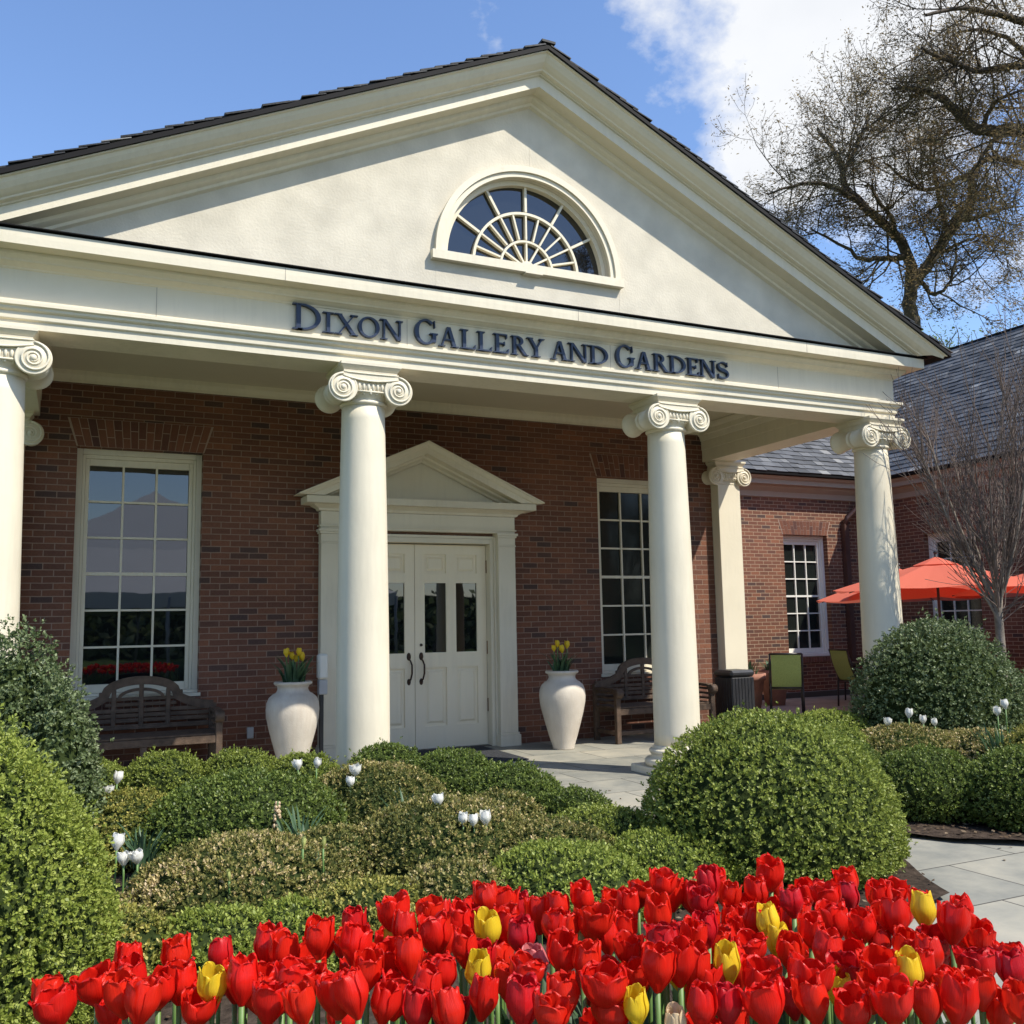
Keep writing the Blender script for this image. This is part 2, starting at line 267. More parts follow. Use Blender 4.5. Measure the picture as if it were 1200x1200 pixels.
class MB:
    def __init__(s): s.v = []; s.f = []; s.s = []; s.t = []
    def add(s, vs, fs, smooth=False, tint=None):
        b = len(s.v); s.v += [tuple(map(float, p)) for p in vs]; s.f += [tuple(b+i for i in f) for f in fs]; s.s += [smooth]*len(fs)
        tv = random.random() if tint is None else tint; s.t += [tv]*len(fs)
        return s
    def box(s, x0, x1, y0, y1, z0, z1, **k):
        v = [(x, y, z) for z in (z0, z1) for y in (y0, y1) for x in (x0, x1)]
        return s.add(v, [(0, 2, 3, 1), (4, 5, 7, 6), (0, 1, 5, 4), (2, 6, 7, 3), (0, 4, 6, 2), (1, 3, 7, 5)], **k)
    def bevbox(s, x0, x1, y0, y1, z0, z1, b=.008):
        """box with chamfered edges, drawn as three crossing slabs merged in one hull"""
        import bmesh
        bm = bmesh.new(); r = bmesh.ops.create_cube(bm, size=1)
        for v in bm.verts: v.co = Vector(((x0+x1)/2+v.co.x*(x1-x0), (y0+y1)/2+v.co.y*(y1-y0), (z0+z1)/2+v.co.z*(z1-z0)))
        bmesh.ops.bevel(bm, geom=bm.edges[:], offset=b, segments=1, affect='EDGES')
        bm.verts.index_update(); s.add([v.co[:] for v in bm.verts], [[v.index for v in f.verts] for f in bm.faces]); bm.free(); return s
    def prism(s, poly, axis, a, b, **k):
        """poly of 2D points swept along axis from a to b; axis y: (x,z), axis x: (y,z), axis z: (x,y)"""
        n = len(poly)
        P = {'y': lambda p, t: (p[0], t, p[1]), 'x': lambda p, t: (t, p[0], p[1]), 'z': lambda p, t: (p[0], p[1], t)}[axis]
        v = [P(p, a) for p in poly]+[P(p, b) for p in poly]
        f = [tuple(range(n)), tuple(range(2*n-1, n-1, -1))]+[(i, (i+1) % n, n+(i+1) % n, n+i) for i in range(n)]
        ar = sum(poly[i][0]*poly[(i+1) % n][1]-poly[(i+1) % n][0]*poly[i][1] for i in range(n))
        if (ar > 0) == (axis != 'y') == (b > a): f = [tuple(reversed(q)) for q in f]
        return s.add(v, f, **k)
    def lathe(s, prof, c=(0, 0, 0), n=40, axis='z', smooth=True, cap=True, scale=(1, 1)):
        v = []; f = []
        for r, h in prof:
            for i in range(n):
                a = 2*math.pi*i/n; p, q = r*math.cos(a)*scale[0], r*math.sin(a)*scale[1]
                v.append((c[0]+p, c[1]+q, c[2]+h) if axis == 'z' else ((c[0]+p, c[1]+h, c[2]+q) if axis == 'y' else (c[0]+h, c[1]+p, c[2]+q)))
        for k in range(len(prof)-1):
            for i in range(n): f.append((k*n+i, k*n+(i+1) % n, (k+1)*n+(i+1) % n, (k+1)*n+i))
        if axis == 'y': f = [tuple(reversed(q)) for q in f]
        s.add(v, f, smooth=smooth)
        if cap:
            b = len(s.v)-len(v); m = len(prof)-1
            s.f += [tuple(b+i for i in reversed(range(n))), tuple(b+m*n+i for i in range(n))]; s.s += [False]*2; s.t += [.5]*2
        return s
    def tube(s, pts, rad, n=8, cap=True, smooth=True):
        pts = [Vector(p) for p in pts]; m = len(pts)
        if not isinstance(rad, (list, tuple)): rad = [rad]*m
        v = []; f = []
        d0 = (pts[1]-pts[0]).normalized(); ref = Vector((0, 0, 1)) if abs(d0.z) < .9 else Vector((1, 0, 0)); u = d0.cross(ref).normalized()
        for i, p in enumerate(pts):
            d = (pts[min(i+1, m-1)]-pts[max(i-1, 0)]).normalized()
            u = (u-d*u.dot(d)); u = u.normalized() if u.length > 1e-6 else d.orthogonal().normalized(); q = d.cross(u)
            for k in range(n):
                a = 2*math.pi*k/n; v.append(p+(u*math.cos(a)+q*math.sin(a))*rad[i])
        for i in range(m-1):
            for k in range(n): f.append((i*n+k, i*n+(k+1) % n, (i+1)*n+(k+1) % n, (i+1)*n+k))
        if cap: f += [tuple(reversed(range(n))), tuple((m-1)*n+k for k in range(n))]
        return s.add(v, f, smooth=smooth)
    def ball(s, c, rx, ry=None, rz=None, n=12, m=8):
        ry = ry or rx; rz = rz or rx; v = []; f = []
        for j in range(m+1):
            t = math.pi*j/m
            for i in range(n):
                a = 2*math.pi*i/n; v.append((c[0]+rx*math.sin(t)*math.cos(a), c[1]+ry*math.sin(t)*math.sin(a), c[2]-rz*math.cos(t)))
        for j in range(m):
            for i in range(n): f.append((j*n+i, j*n+(i+1) % n, (j+1)*n+(i+1) % n, (j+1)*n+i))
        return s.add(v, f, smooth=True)
    def build(s, name, m, parent=None, org=None, T=None, tint=False):
        vs = s.v
        if T is not None: vs = [tuple(T @ Vector(p)) for p in vs]
        return link_mesh(name, vs, s.f, m, parent, smooth=s.s, org=org, tint=s.t if tint else None)

def sweep(mb, prof, path, closed_prof=True):
    """prof: (offset to the right of travel, z); path: list of (x,y) with mitred corners"""
    n = len(prof); m = len(path); P = [Vector((*p, 0)) for p in path]; v = []
    for i in range(m):
        d1 = (P[i]-P[i-1]).normalized() if i else (P[1]-P[0]).normalized()
        d2 = (P[i+1]-P[i]).normalized() if i < m-1 else d1
        n1 = Vector((d1.y, -d1.x, 0)); n2 = Vector((d2.y, -d2.x, 0)); nn = (n1+n2).normalized(); nn /= max(.2, nn.dot(n1))
        for o, z in prof: v.append((P[i].x+nn.x*o, P[i].y+nn.y*o, z))
    f = []
    for i in range(m-1):
        for k in range(n if closed_prof else n-1): f.append((i*n+k, i*n+(k+1) % n, (i+1)*n+(k+1) % n, (i+1)*n+k))
    f += [tuple(reversed(range(n))), tuple((m-1)*n+k for k in range(n))]
    mb.add(v, f); return mb

def wall_cells(mb, u0, u1, z0, z1, holes, put):
    """solid wall cells around rectangular openings, butted end to end"""
    us = sorted({u0, u1, *[h[0] for h in holes], *[h[1] for h in holes]})
    for a, b in zip(us, us[1:]):
        hs = sorted([h for h in holes if h[0] < (a+b)/2 < h[1]], key=lambda h: h[2]); z = z0
        for h in hs:
            if h[2] > z+1e-4: put(a, b, z, h[2])
            z = h[3]
        if z < z1: put(a, b, z, z1)
def copy_tree(o, parent=None):
    c = o.copy(); col.objects.link(c); c.parent = parent
    for ch in list(o.children): copy_tree(ch, c)
    return c
# ------------------------------------------------------------------ ground, paving, beds
C1, C2, C3, C4, D = -4.379, -1.578, 1.578, 4.379, 2.88
def flat(name, poly, z, m, **k):
    b = MB(); b.add([(x, y, z) for x, y in poly], [tuple(range(len(poly)))])
    return tag(b.build(name, m), kind='structure')
flat('ground', [(-150, -150), (150, -150), (150, 150), (-150, 150)], -.04, M['grass'])
b = MB(); b.box(-5.6, 10.95, -8.5, 6.2, -.035, 0)
tag(b.build('pavement', M['stone']), kind='structure')
def bed(poly, z=.03):
    """soil sheet with an uneven surface"""
    import bmesh
    xs = [p[0] for p in poly]; ys = [p[1] for p in poly]
    bm = bmesh.new(); f = bm.faces.new([bm.verts.new((x, y, z)) for x, y in poly])
    bmesh.ops.triangulate(bm, faces=bm.faces[:]); bmesh.ops.subdivide_edges(bm, edges=bm.edges[:], cuts=5, use_grid_fill=True)
    for v in bm.verts:
        v.co.z += .012*math.sin(v.co.x*7+v.co.y*3)+random.uniform(-.004, .006)
    me = bpy.data.meshes.new('soil_bed'); bm.to_mesh(me); bm.free(); me.materials.append(M['soil'])
    o = bpy.data.objects.new('soil_bed', me); col.objects.link(o); tag(o, kind='structure')
BED1 = [(-5.6, .45), (-1.25, .1), (-.45, -.9), (-.25, -2.0), (.1, -2.3), (.62, -2.7), (.72, -3.5), (.35, -4.15), (-.6, -4.5), (-1.2, -5.3), (-1.25, -6.7), (-5.6, -6.7)]
bed(BED1)
BED2 = [(1.05, -1.9), (1.12, -2.75), (1.42, -3.32), (1.9, -3.75), (6.8, -5.4), (6.8, -.6), (2.2, -.55)]
bed(BED2)

# ------------------------------------------------------------------ the gallery building
OB = (0, D, 0)
G = empty('gallery_building', OB)
tag(G, 'red brick gallery with cream columned portico, triangular gable and half round fan window', 'building')
XR, XL = 4.76, -5.3
OPEN = [(-3.82, -2.56, .764, 3.396), (-1.03, .89, 0, 2.47), (2.45, 3.71, .764, 3.396)]
b = MB(); wall_cells(b, XL, XR, 0, 4.25, OPEN, lambda x0, x1, z0, z1: b.box(x0, x1, D, D+.3, z0, z1))
b.build('wall', M['brickx'], G, OB)
for x0, x1 in ((XR-.3, XR), (XL, XL+.3)): b = MB(); b.box(x0, x1, D+.3, 14, 0, 4.25); b.build('wall', M['bricky'], G, OB)
# black sheet behind the openings; the unlit room's darkness is in its colour
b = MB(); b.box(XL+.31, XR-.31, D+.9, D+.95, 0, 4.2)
b.build('dark_backing', M['black'], G, OB)
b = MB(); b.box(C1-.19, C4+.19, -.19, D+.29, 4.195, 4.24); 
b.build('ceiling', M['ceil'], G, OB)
b = MB(); b.add([(0, 0, 0)], [])
sweep(b, [(.0, 4.195), (-.0, 4.09), (.012, 4.085), (.015, 4.07), (.03, 4.07), (.035, 4.1), (.055, 4.15), (.06, 4.195)], [(C1-.5, D), (C4-.2, D)])
b.v = b.v[1:]; b.f = [tuple(i-1 for i in f) for f in b.f]
b.build('ceiling_moulding', M['trim'], G, OB)

# entablature, with mouldings inside and out
prof = [(-.195, 3.69), (.195, 3.69), (.197, 3.752), (.214, 3.757), (.217, 3.762), (.219, 3.812), (.232, 3.816), (.243, 3.826), (.247, 3.842), (.255, 3.847), (.264, 3.852), (.264, 3.878), (.197, 3.892),
        (.197, 4.138), (.205, 4.141), (.209, 4.152), (.245, 4.175), (.262, 4.182), (.266, 4.194), (.285, 4.212), (.30, 4.222), (.303, 4.247), (.436, 4.247), (.438, 4.30), (.438, 4.353), (.2, 4.366), (-.195, 4.366),
        (-.195, 4.25), (-.30, 4.19), (-.29, 4.16), (-.26, 4.12), (-.255, 4.06), (-.235, 4.05), (-.215, 3.99), (-.205, 3.98), (-.203, 3.86), (-.195, 3.855)]
b = MB(); sweep(b, prof, [(C1, 14), (C1, 0), (C4, 0), (C4, 14)])
b.build('entablature', M['trim'], G, OB)
b = MB()
for x in (-3.3, -1.24, .83, 2.9): b = MB(); b.box(x-.0022, x+.0022, -.1985, -.196, 3.896, 4.136); b.build('board_joint', M['wingtrim'], G, OB)
for x in (-2.35, .35, 3.1): b = MB(); b.box(x-.002, x+.002, -.4395, -.436, 4.25, 4.352); b.build('board_joint', M['wingtrim'], G, OB)
b = MB(); b.box(-4.9, 4.85, -.462, -.19, 4.369, 4.376); b.box(4.82, 4.85, -.462, 2, 4.36, 4.376)
b.build('flashing', M['dark'], G, OB)

# tympanum with the half round opening
SL = .476
CXL, CZL, RO = -.02, 4.80, .86
tz = lambda x: 6.40-SL*abs(x)
b = MB(); n = 48; inner = []; outer = []
for i in range(n+1):
    a = math.pi*i/n; dx, dz = math.cos(a), math.sin(a); inner.append((CXL+RO*dx, CZL+RO*dz))
    t = 50
    for s in (-1, 1):
        den = dz+SL*s*dx
        if den > 1e-6:
            tt = (6.40-SL*s*CXL-CZL)/den
            if tt > 0: t = min(t, tt)
    outer.append((CXL+t*dx, CZL+t*dz))
v = [(p[0], -.2, p[1]) for p in inner]+[(p[0], -.2, p[1]) for p in outer]
b.add(v, [(i, i+1, n+2+i, n+1+i) for i in range(n)])
b.add([(-4.4, -.2, 4.3), (4.4, -.2, 4.3), (outer[0][0], -.2, CZL), (CXL+RO, -.2, CZL), (CXL-RO, -.2, CZL), (outer[-1][0], -.2, CZL)], [(0, 1, 2, 3, 4, 5)])
b.add([(p[0], y, p[1]) for p in inner for y in (-.2, 0)], [(2*i, 2*i+1, 2*i+3, 2*i+2) for i in range(n)])
# scored control joints of the render
for x0, z0, z1 in ((0.0, 5.76, 6.38), (-.965, 4.38, 4.70), (.955, 4.38, 4.70)): b.box(x0-.003, x0+.003, -.2015, -.2, z0, z1)
b.build('tympanum', M['stucco'], G, OB)

# raking cornice: profile in (y, height above the ridge line), cut off level on the flat cornice
rk = [(-.19, 6.385), (-.2, 6.385), (-.235, 6.40), (-.24, 6.425), (-.275, 6.44), (-.29, 6.452), (-.292, 6.482), (-.43, 6.482), (-.432, 6.588), (-.45, 6.592), (-.453, 6.602), (-.475, 6.606), (-.495, 6.612), (-.50, 6.625),
      (-.525, 6.64), (-.555, 6.665), (-.58, 6.70), (-.592, 6.73), (-.612, 6.735), (-.612, 6.752), (-.19, 6.752)]
for sgn in (-1, 1):
    b = MB(); m_ = len(rk); v = []
    for t in (0, 1):
        for y, z in rk:
            xe = min(C4+max(.36, -y), (z-4.372)/SL)
            if z > 6.69: xe = C4-y
            x = xe*t; v.append((sgn*x, y, z-SL*x))
    f = [(k, (k+1) % m_, m_+(k+1) % m_, m_+k) for k in range(m_)]+[tuple(range(m_, 2*m_))]
    b.add(v, f); b.build('raking_cornice', M['trim'], G, OB)

# roof: sheathing, slates on it
def slates(b, o, u, v, nu, nv, keep=None, eu=.25, ev=.19, th=.011, jit=.006):
    o, u, v = Vector(o), Vector(u).normalized(), Vector(v).normalized(); nn = u.cross(v).normalized()
    if nn.z < 0: nn = -nn
    for j in range(nv):
        off = (j % 2)*.5*eu+random.uniform(-.03, .03); x = -off
        while x < nu:
            wd = eu*random.uniform(.7, 1.25)
            if x < 0: wd += x; x = 0.0
            c = o+u*(x+wd/2)+v*(j*ev)
            if keep is None or keep(c):
                l = random.uniform(0, jit); t = th*random.uniform(.7, 1.5); dn = random.uniform(-.012, .012)
                a0 = x+.003; a1 = x+wd-.003; y0 = j*ev+dn; y1 = (j+1.35)*ev
                q = []
                for hh in (0, 1):
                    for (uu, vv) in ((a0, y0), (a1, y0+random.uniform(-.004, .004)), (a1, y1), (a0, y1)):
                        lift = (th*1.7+l) if vv < y1 else 0.0
                        q.append(o+u*uu+v*vv+nn*(lift+hh*t))
                b.add(q, [(3, 2, 1, 0), (4, 5, 6, 7), (0, 1, 5, 4), (1, 2, 6, 5), (2, 3, 7, 6), (3, 0, 4, 7)], tint=min(1, max(0, random.gauss(.45, .22) if random.random() > .05 else random.uniform(.85, 1))))
            x += wd
b = MB()
for sgn in (-1, 1):
    b.add([(0, -.635, 6.745), (sgn*5.03, -.635, 6.745-SL*5.03), (sgn*5.03, 14, 6.757-SL*5.03), (0, 14, 6.757), (0, -.63, 6.788), (sgn*5.03, -.63, 6.788-SL*5.03), (sgn*5.03, 14, 6.788-SL*5.03), (0, 14, 6.788)],
          [(0, 1, 2, 3), (4, 7, 6, 5), (0, 4, 5, 1), (1, 5, 6, 2), (2, 6, 7, 3)])
# dark underside along the side eaves
b.box(4.83, 4.98, -.5, 12, 4.385, 4.405); b.box(-4.98, -4.83, -.5, 12, 4.385, 4.405)
roof = b.build('roof', M['dark'], G, OB)
b = MB()
for sgn in (-1, 1):
    slates(b, (sgn*5.05, -.64, 6.79-SL*5.05), (0, 1, 0), (-sgn, 0, SL), 5.0, 34, jit=.008, ev=.162, th=.010)
b.box(-.07, .07, -.645, 14, 6.80, 6.822)
b.build('slate', M['roofslate'], roof, tint=True).parent = roof
for o_ in roof.children: o_.location = (-OB[0], -OB[1], -OB[2])
roof.children[0]['kind'] = 'stuff'

# fan window
fan = None
b = MB()
def arc_ring(b, r0, r1, y0, y1, a0=0, a1=math.pi, n=48):
    v = []; 
    for i in range(n+1):
        a = a0+(a1-a0)*i/n
        for r, y in ((r0, y0), (r1, y0), (r1, y1), (r0, y1)): v.append((CXL+r*math.cos(a), y, CZL+r*math.sin(a)))
    f = [(4*i+k, 4*i+(k+1) % 4, 4*i+4+(k+1) % 4, 4*i+4+k) for i in range(n) for k in range(4)]+[(0, 1, 2, 3), tuple(4*n+k for k in (3, 2, 1, 0))]
    b.add(v, f)
arc_ring(b, .86, .905, -.235, -.19); arc_ring(b, .907, .965, -.255, -.19); arc_ring(b, .815, .858, -.15, -.06); 
b.box(CXL-1.0, CXL+.99, -.27, -.19, 4.715, 4.795); b.box(CXL-.858, CXL+.858, -.15, -.06, 4.797, 4.828)
b.box(CXL-.09, CXL+.09, -.285, -.2, 4.70, 4.712)
fan = b.build('window', M['trim'], G, OB); tag(fan, 'half round fan window frame')
b = MB()
arc_ring(b, .535, .56, -.135, -.09); arc_ring(b, .262, .283, -.135, -.09, n=24)
def spoke(r0, r1, deg, w=.011):
    a = R(deg); c, s_ = math.cos(a), math.sin(a)
    P = [(CXL+r*c-k*w*s_, CZL+.01+r*s_+k*w*c) for r, k in ((r0, -1), (r1, -1), (r1, 1), (r0, 1))]
    b.prism(P, 'y', -.131, -.092)
for dg in (30, 60, 90, 120, 150): spoke(.56, .816, dg, .012)
for dg in range(15, 180, 15): spoke(.283, .535, dg, .0085)
for dg in (30, 60, 90, 120, 150): spoke(.06, .262, dg, .0085)
arc_ring(b, 0.001, .075, -.145, -.09, n=16)
b.build('muntin', M['trim'], fan, OB)
b = MB(); b.box(CXL-.86, CXL+.86, -.09, -.08, 4.80, 5.66)
b.build('pane', M['glass'], fan, OB)

# ionic columns
def scroll_cap(sq=False):
    b = MB(); zc = 3.466
    for sx in (-1, 1):
        cx = sx*.2425
        hy = .25
        pr = [(.0, -hy), (.092, -hy), (.095, -hy+.004), (.113, -hy+.004), (.121, -hy), (.126, -hy+.006), (.126, -hy+.026), (.119, -hy+.034), (.108, -hy+.09), (.094, -.045), (.10, -.04), (.10, -.022), (.093, -.016), (.096, 0)]
        pr = pr+[(r, -y) for r, y in reversed(pr[:-1])]
        b.lathe([(max(r, .001), y) for r, y in pr], (cx, 0, zc), 36, 'y')
        for sy in (-1, 1):
            pts = []; rad = []
            for i in range(64):
                t = i/63; th = math.pi/2-sx*t*2.6*2*math.pi; r = .118*math.exp(-1.5*t)-.0
                pts.append((cx+r*math.cos(th)*1, sy*(hy+.003), zc+r*math.sin(th))); rad.append(.0105*(1-.55*t))
            b.tube(pts, rad, 6)
            b.ball((cx, sy*(hy+.002), zc), .024, .016, .024, 12, 6)
    # canalis between the scrolls
    n = 14; top = []; bot = []
    for i in range(n+1):
        x = -.2425+.485*i/n; k = 1-(x/.2425)**2
        top.append((x, 3.604-.003*k)); bot.append((x, 3.565-.032*k+.0))
    for y0, y1 in ((-.247, .247),):
        b.prism(bot+top[::-1], 'y', y0, y1)
    for y in (-.249, .249):
        b.tube([(x, y, z-.006) for x, z in top], .0075, 6); b.tube([(x, y, z) for x, z in bot], .0085, 6)
    # echinus with eggs, astragal
    if not sq:
        b.lathe([(.186, 3.345), (.197, 3.352), (.205, 3.362), (.205, 3.374), (.197, 3.384), (.19, 3.388), (.196, 3.40), (.222, 3.43), (.232, 3.455), (.228, 3.50), (.2, 3.53)], (0, 0, 0), 40)
        for i in range(24):
            a = 2*math.pi*i/24; b.ball((.222*math.cos(a), .222*math.sin(a), 3.448), .016, .016, .032, 8, 6)
    else:
        b.box(-.19, .19, -.19, .19, 3.35, 3.53); b.box(-.205, .205, -.205, .205, 3.365, 3.385); b.box(-.218, .218, -.222, .222, 3.42, 3.47)
        for i in range(7): b.ball((-.15+.05*i, -.222, 3.446), .016, .014, .03, 8, 6)
    # egg row between the scrolls, front and back
    b.box(-.135, .135, -.226, .226, 3.435, 3.54)
    for sy in (-1, 1):
        for i in range(6):
            x = -.1+.04*i; b.ball((x, sy*.226, 3.488), .0145, .018, .036, 10, 7)
            if i < 5: b.ball((x+.02, sy*.227, 3.474), .0035, .008, .032, 6, 5)
        b.tube([(-.13, sy*.23, 3.446), (.13, sy*.23, 3.446)], .008, 6)
    # abacus
    for h0, h1, z0, z1 in ((.232, .236, 3.606, 3.625), (.236, .262, 3.627, 3.662), (.265, .265, 3.664, 3.689)):
        v = [(sx*h, sy*h, z) for h, z in ((h0, z0), (h1, z1)) for sx, sy in ((-1, -1), (1, -1), (1, 1), (-1, 1))]
        b.add(v, [(3, 2, 1, 0), (4, 5, 6, 7)]+[(k, (k+1) % 4, 4+(k+1) % 4, 4+k) for k in range(4)])
    return b
def base_mb():
    b = MB(); b.bevbox(-.335, .335, -.335, .335, 0, .075, .006)
    q = [(.29, .076)]
    for i in range(9): a = -math.pi/2+math.pi*i/8; q.append((.29+.036*math.cos(a), .116+.038*math.sin(a)))
    q += [(.272, .158), (.262, .168), (.258, .182), (.266, .194), (.272, .196)]
    for i in range(7): a = -math.pi/2+math.pi*i/6; q.append((.258+.02*math.cos(a), .218+.021*math.sin(a)))
    q += [(.24, .242), (.238, .258), (.226, .275)]
    b.lathe(q, (0, 0, 0), 56); return b
def shaft_mb():
    q = []
    for i in range(25):
        t = i/24; z = .26+t*(3.36-.26); r = .2245-.04*max(0, (t-.12)/.88)**1.5; q.append((r, z))
    b = MB(); b.lathe(q, (0, 0, 0), 64); return b
proto = None
for cx in (C1, C2, C3, C4):
    if proto is None:
        s_ = shaft_mb().build('column', M['trim'], G); s_.location = (cx-OB[0], -OB[1], 0)
        scroll_cap().build('capital', M['trim'], s_); base_mb().build('base', M['trim'], s_); proto = s_
    else:
        c = copy_tree(proto, G); c.location = (cx-OB[0], -OB[1], 0)
for px_ in (-4.50, 4.50):
    b = MB(); b.bevbox(-.19, .19, -.16, .1, .18, 3.36, .004)
    s_ = b.build('pilaster', M['trim'], G); s_.location = (px_, 0, 0)
    c = scroll_cap(True).build('capital', M['trim'], s_); c.location = (0, .04, 0)
    b = MB(); b.bevbox(-.25, .25, -.23, .05, 0, .09, .005); b.bevbox(-.225, .225, -.20, .05, .092, .14, .012); b.bevbox(-.205, .205, -.18, .05, .142, .178, .008)
    b.build('base', M['trim'], s_)

# windows and brick arches
def window(T, w, z0, z1, root, org, glass, cols=3, rows=6, rec=.13, fm='trim'):
    h = w/2; b = MB(); m = M[fm]
    sw, tp, bt = .125, .17, .15
    # sill, casing in two steps, sash
    b.box(-h-.02, h+.02, -.03, rec+.2, z0, z0+.035)
    b.box(-h, h, rec-.06, rec+.2, z0+.037, z0+.065)
    for s in (-1, 1):
        x = sorted((s*h, s*(h-.055))); b.box(*x, rec-.02, rec+.2, z0+.067, z1)
        x = sorted((s*(h-.057), s*(h-.085))); b.box(*x, rec+.005, rec+.2, z0+.067, z1-.06)
        x = sorted((s*(h-.087), s*(h-sw))); b.box(*x, rec+.03, rec+.2, z0+.067, z1-.10)
    b.box(-h+.057, h-.057, rec-.018, rec+.2, z1-.058, z1); b.box(-h+.087, h-.087, rec+.007, rec+.2, z1-.098, z1-.06)
    b.box(-h+sw+.002, h-sw-.002, rec+.032, rec+.2, z1-tp, z1-.10); b.box(-h+sw+.002, h-sw-.002, rec+.032, rec+.2, z0+.067, z0+bt)
    o = b.build('window', m, root, org, T)
    gx0, gx1, gz0, gz1 = -h+sw, h-sw, z0+bt, z1-tp
    b = MB()
    for i in range(1, cols): x = gx0+(gx1-gx0)*i/cols; b.box(x-.011, x+.011, rec+.045, rec+.075, gz0, gz1)
    xs = [gx0]+[gx0+(gx1-gx0)*i/cols for i in range(1, cols)]+[gx1]
    for j in range(1, rows):
        z = gz0+(gz1-gz0)*j/rows; t = .018 if j == rows//2 else .011
        for a, c in zip(xs, xs[1:]): b.box(a+(.0115 if a > gx0 else 0), c-(.0115 if c < gx1 else 0), rec+.047, rec+.075, z-t, z+t)
    b.build('muntin', m, o, org, T)
    b = MB(); b.box(gx0, gx1, rec+.076, rec+.082, gz0, gz1); b.build('pane', glass, o, org, T)
    return o
def arch(T, w, z1, root, org, n=17, hh=.30, rows=2):
    h = w/2; b = MB(); s = .085
    b.prism([(-h-.01, z1), (h+.01, z1), (h+s+.02, z1+hh), (-h-s-.02, z1+hh)], 'y', -.003, .01)
    o = b.build('brick_arch', M['mortar'], root, org, T)
    b = MB()
    for i in range(n):
        t0 = i/n; t1 = (i+1)/n; g = .004
        bx = lambda t, k: (-h-s*k)+(2*h+2*s*k)*t
        cut = .63 if i % 2 else .36
        for (k0, k1) in ((.01, cut-.015), (cut+.015, .985)):
            b.prism([(bx(t0, k0)+g, z1+hh*k0), (bx(t1, k0)-g, z1+hh*k0), (bx(t1, k1)-g, z1+hh*k1), (bx(t0, k1)+g, z1+hh*k1)], 'y', -.006, -.002, tint=random.random())
    b.build('arch_brick', M['vous'], o, org, T, tint=True)['kind'] = 'stuff'
def rowlock(T, w, z, root, org):
    h = w/2; b = MB(); b.box(-h-.03, h+.03, -.02, .02, z-.115, z-.012); o = b.build('brick_sill', M['mortar'], root, org, T)
    b = MB(); n = int((2*h+.06)/.0677)
    for i in range(n):
        x = -h-.03+(2*h+.06)*i/n; b.box(x+.005, x+(2*h+.06)/n-.005, -.026, -.018, z-.112, z-.014, tint=random.random())
    b.build('sill_brick', M['vous'], o, org, T, tint=True)['kind'] = 'stuff'
for cx, g in ((-3.19, 'glass'), (3.08, 'glass2')):
    T = Matrix.Translation((cx, D, 0)); window(T, 1.26, .764, 3.396, G, OB, M[g]); arch(T, 1.26, 3.40, G, OB); rowlock(T, 1.26, .764, G, OB)

# doors
DC = -.07
def door_leaf(sx):
    """sx = -1 left leaf, 1 right leaf; face at y = 3.0"""
    x0, x1 = (DC-.94, DC-.003) if sx < 0 else (DC+.003, DC+.94); y0 = 3.0
    b = MB(); st = .125; mid = (x0+x1)/2; mw = .065
    cols_ = [(x0+st, mid-mw), (mid+mw, x1-st)]
    rows_ = [(.27, .96), (1.14, 1.98), (2.10, 2.33)]
    H = 2.45
    b.box(x0, x0+st, y0, y0+.05, .008, H); b.box(x1-st, x1, y0, y0+.05, .008, H); b.box(mid-mw, mid+mw, y0, y0+.05, .27, 2.33)
    zs = [.008, .27, .96, 1.14, 1.98, 2.10, 2.33, H]
    for z0, z1 in ((.008, .27), (2.33, H)): b.box(x0+st, x1-st, y0, y0+.05, z0, z1)
    for z0, z1 in ((.96, 1.14), (1.98, 2.10)):
        for c0, c1 in cols_: b.box(c0, c1, y0, y0+.05, z0, z1)
    for (c0, c1) in cols_:
        for k, (z0, z1) in enumerate(rows_):
            if k == 1: continue
            b.box(c0, c1, y0+.022, y0+.04, z0, z1)
            v = [(c0+.03, y0+.0215, z0+.03), (c1-.03, y0+.0215, z0+.03), (c1-.03, y0+.0215, z1-.03), (c0+.03, y0+.0215, z1-.03),
                 (c0+.055, y0+.006, z0+.055), (c1-.055, y0+.006, z0+.055), (c1-.055, y0+.006, z1-.055), (c0+.055, y0+.006, z1-.055)]
            b.add(v, [(4, 5, 6, 7)]+[(i, (i+1) % 4, 4+(i+1) % 4, 4+i) for i in range(4)])
        for e in range(2):
            pass
    d = b.build('door', M['door'], G, OB)
    b = MB()
    for c0, c1 in cols_: b.box(c0, c1, y0+.022, y0+.028, 1.14, 1.98)
    b.build('pane', M['glass'], d, OB)
    hx = x1-.075 if sx < 0 else x0+.075
    b = MB()
    b.lathe([(.026, -.0), (.026, -.006), (.02, -.011)], (hx, y0, 1.10), 16, 'y', scale=(1, 1.8)); b.lathe([(.026, 0), (.026, -.006), (.02, -.011)], (hx, y0, .80), 16, 'y', scale=(.9, 1.5))
    b.tube([(hx, y0-.008, 1.07), (hx+.008, y0-.04, 1.05), (hx+.02, y0-.06, 1.0), (hx+.02, y0-.06, .90), (hx+.008, y0-.045, .83), (hx, y0-.008, .81)], [.009, .01, .011, .011, .01, .009], 10)
    b.build('handle', M['bronze'], d, OB)
    if sx > 0:
        b = MB(); b.lathe([(.017, 0), (.017, -.012)], (hx, y0, 1.235), 16, 'y'); b.build('lock', M['bronze'], d, OB)
    ex = x0-.006 if sx < 0 else x1+.006
    for z in (.42, 1.12, 2.12):
        b = MB(); b.tube([(ex, y0-.012, z), (ex, y0-.012, z+.13)], .011, 10); b.ball((ex, y0-.012, z+.135), .012); b.ball((ex, y0-.012, z-.005), .012); b.build('hinge', M['brass'], d, OB)
door_leaf(-1); door_leaf(1)
b = MB(); DX = -.05
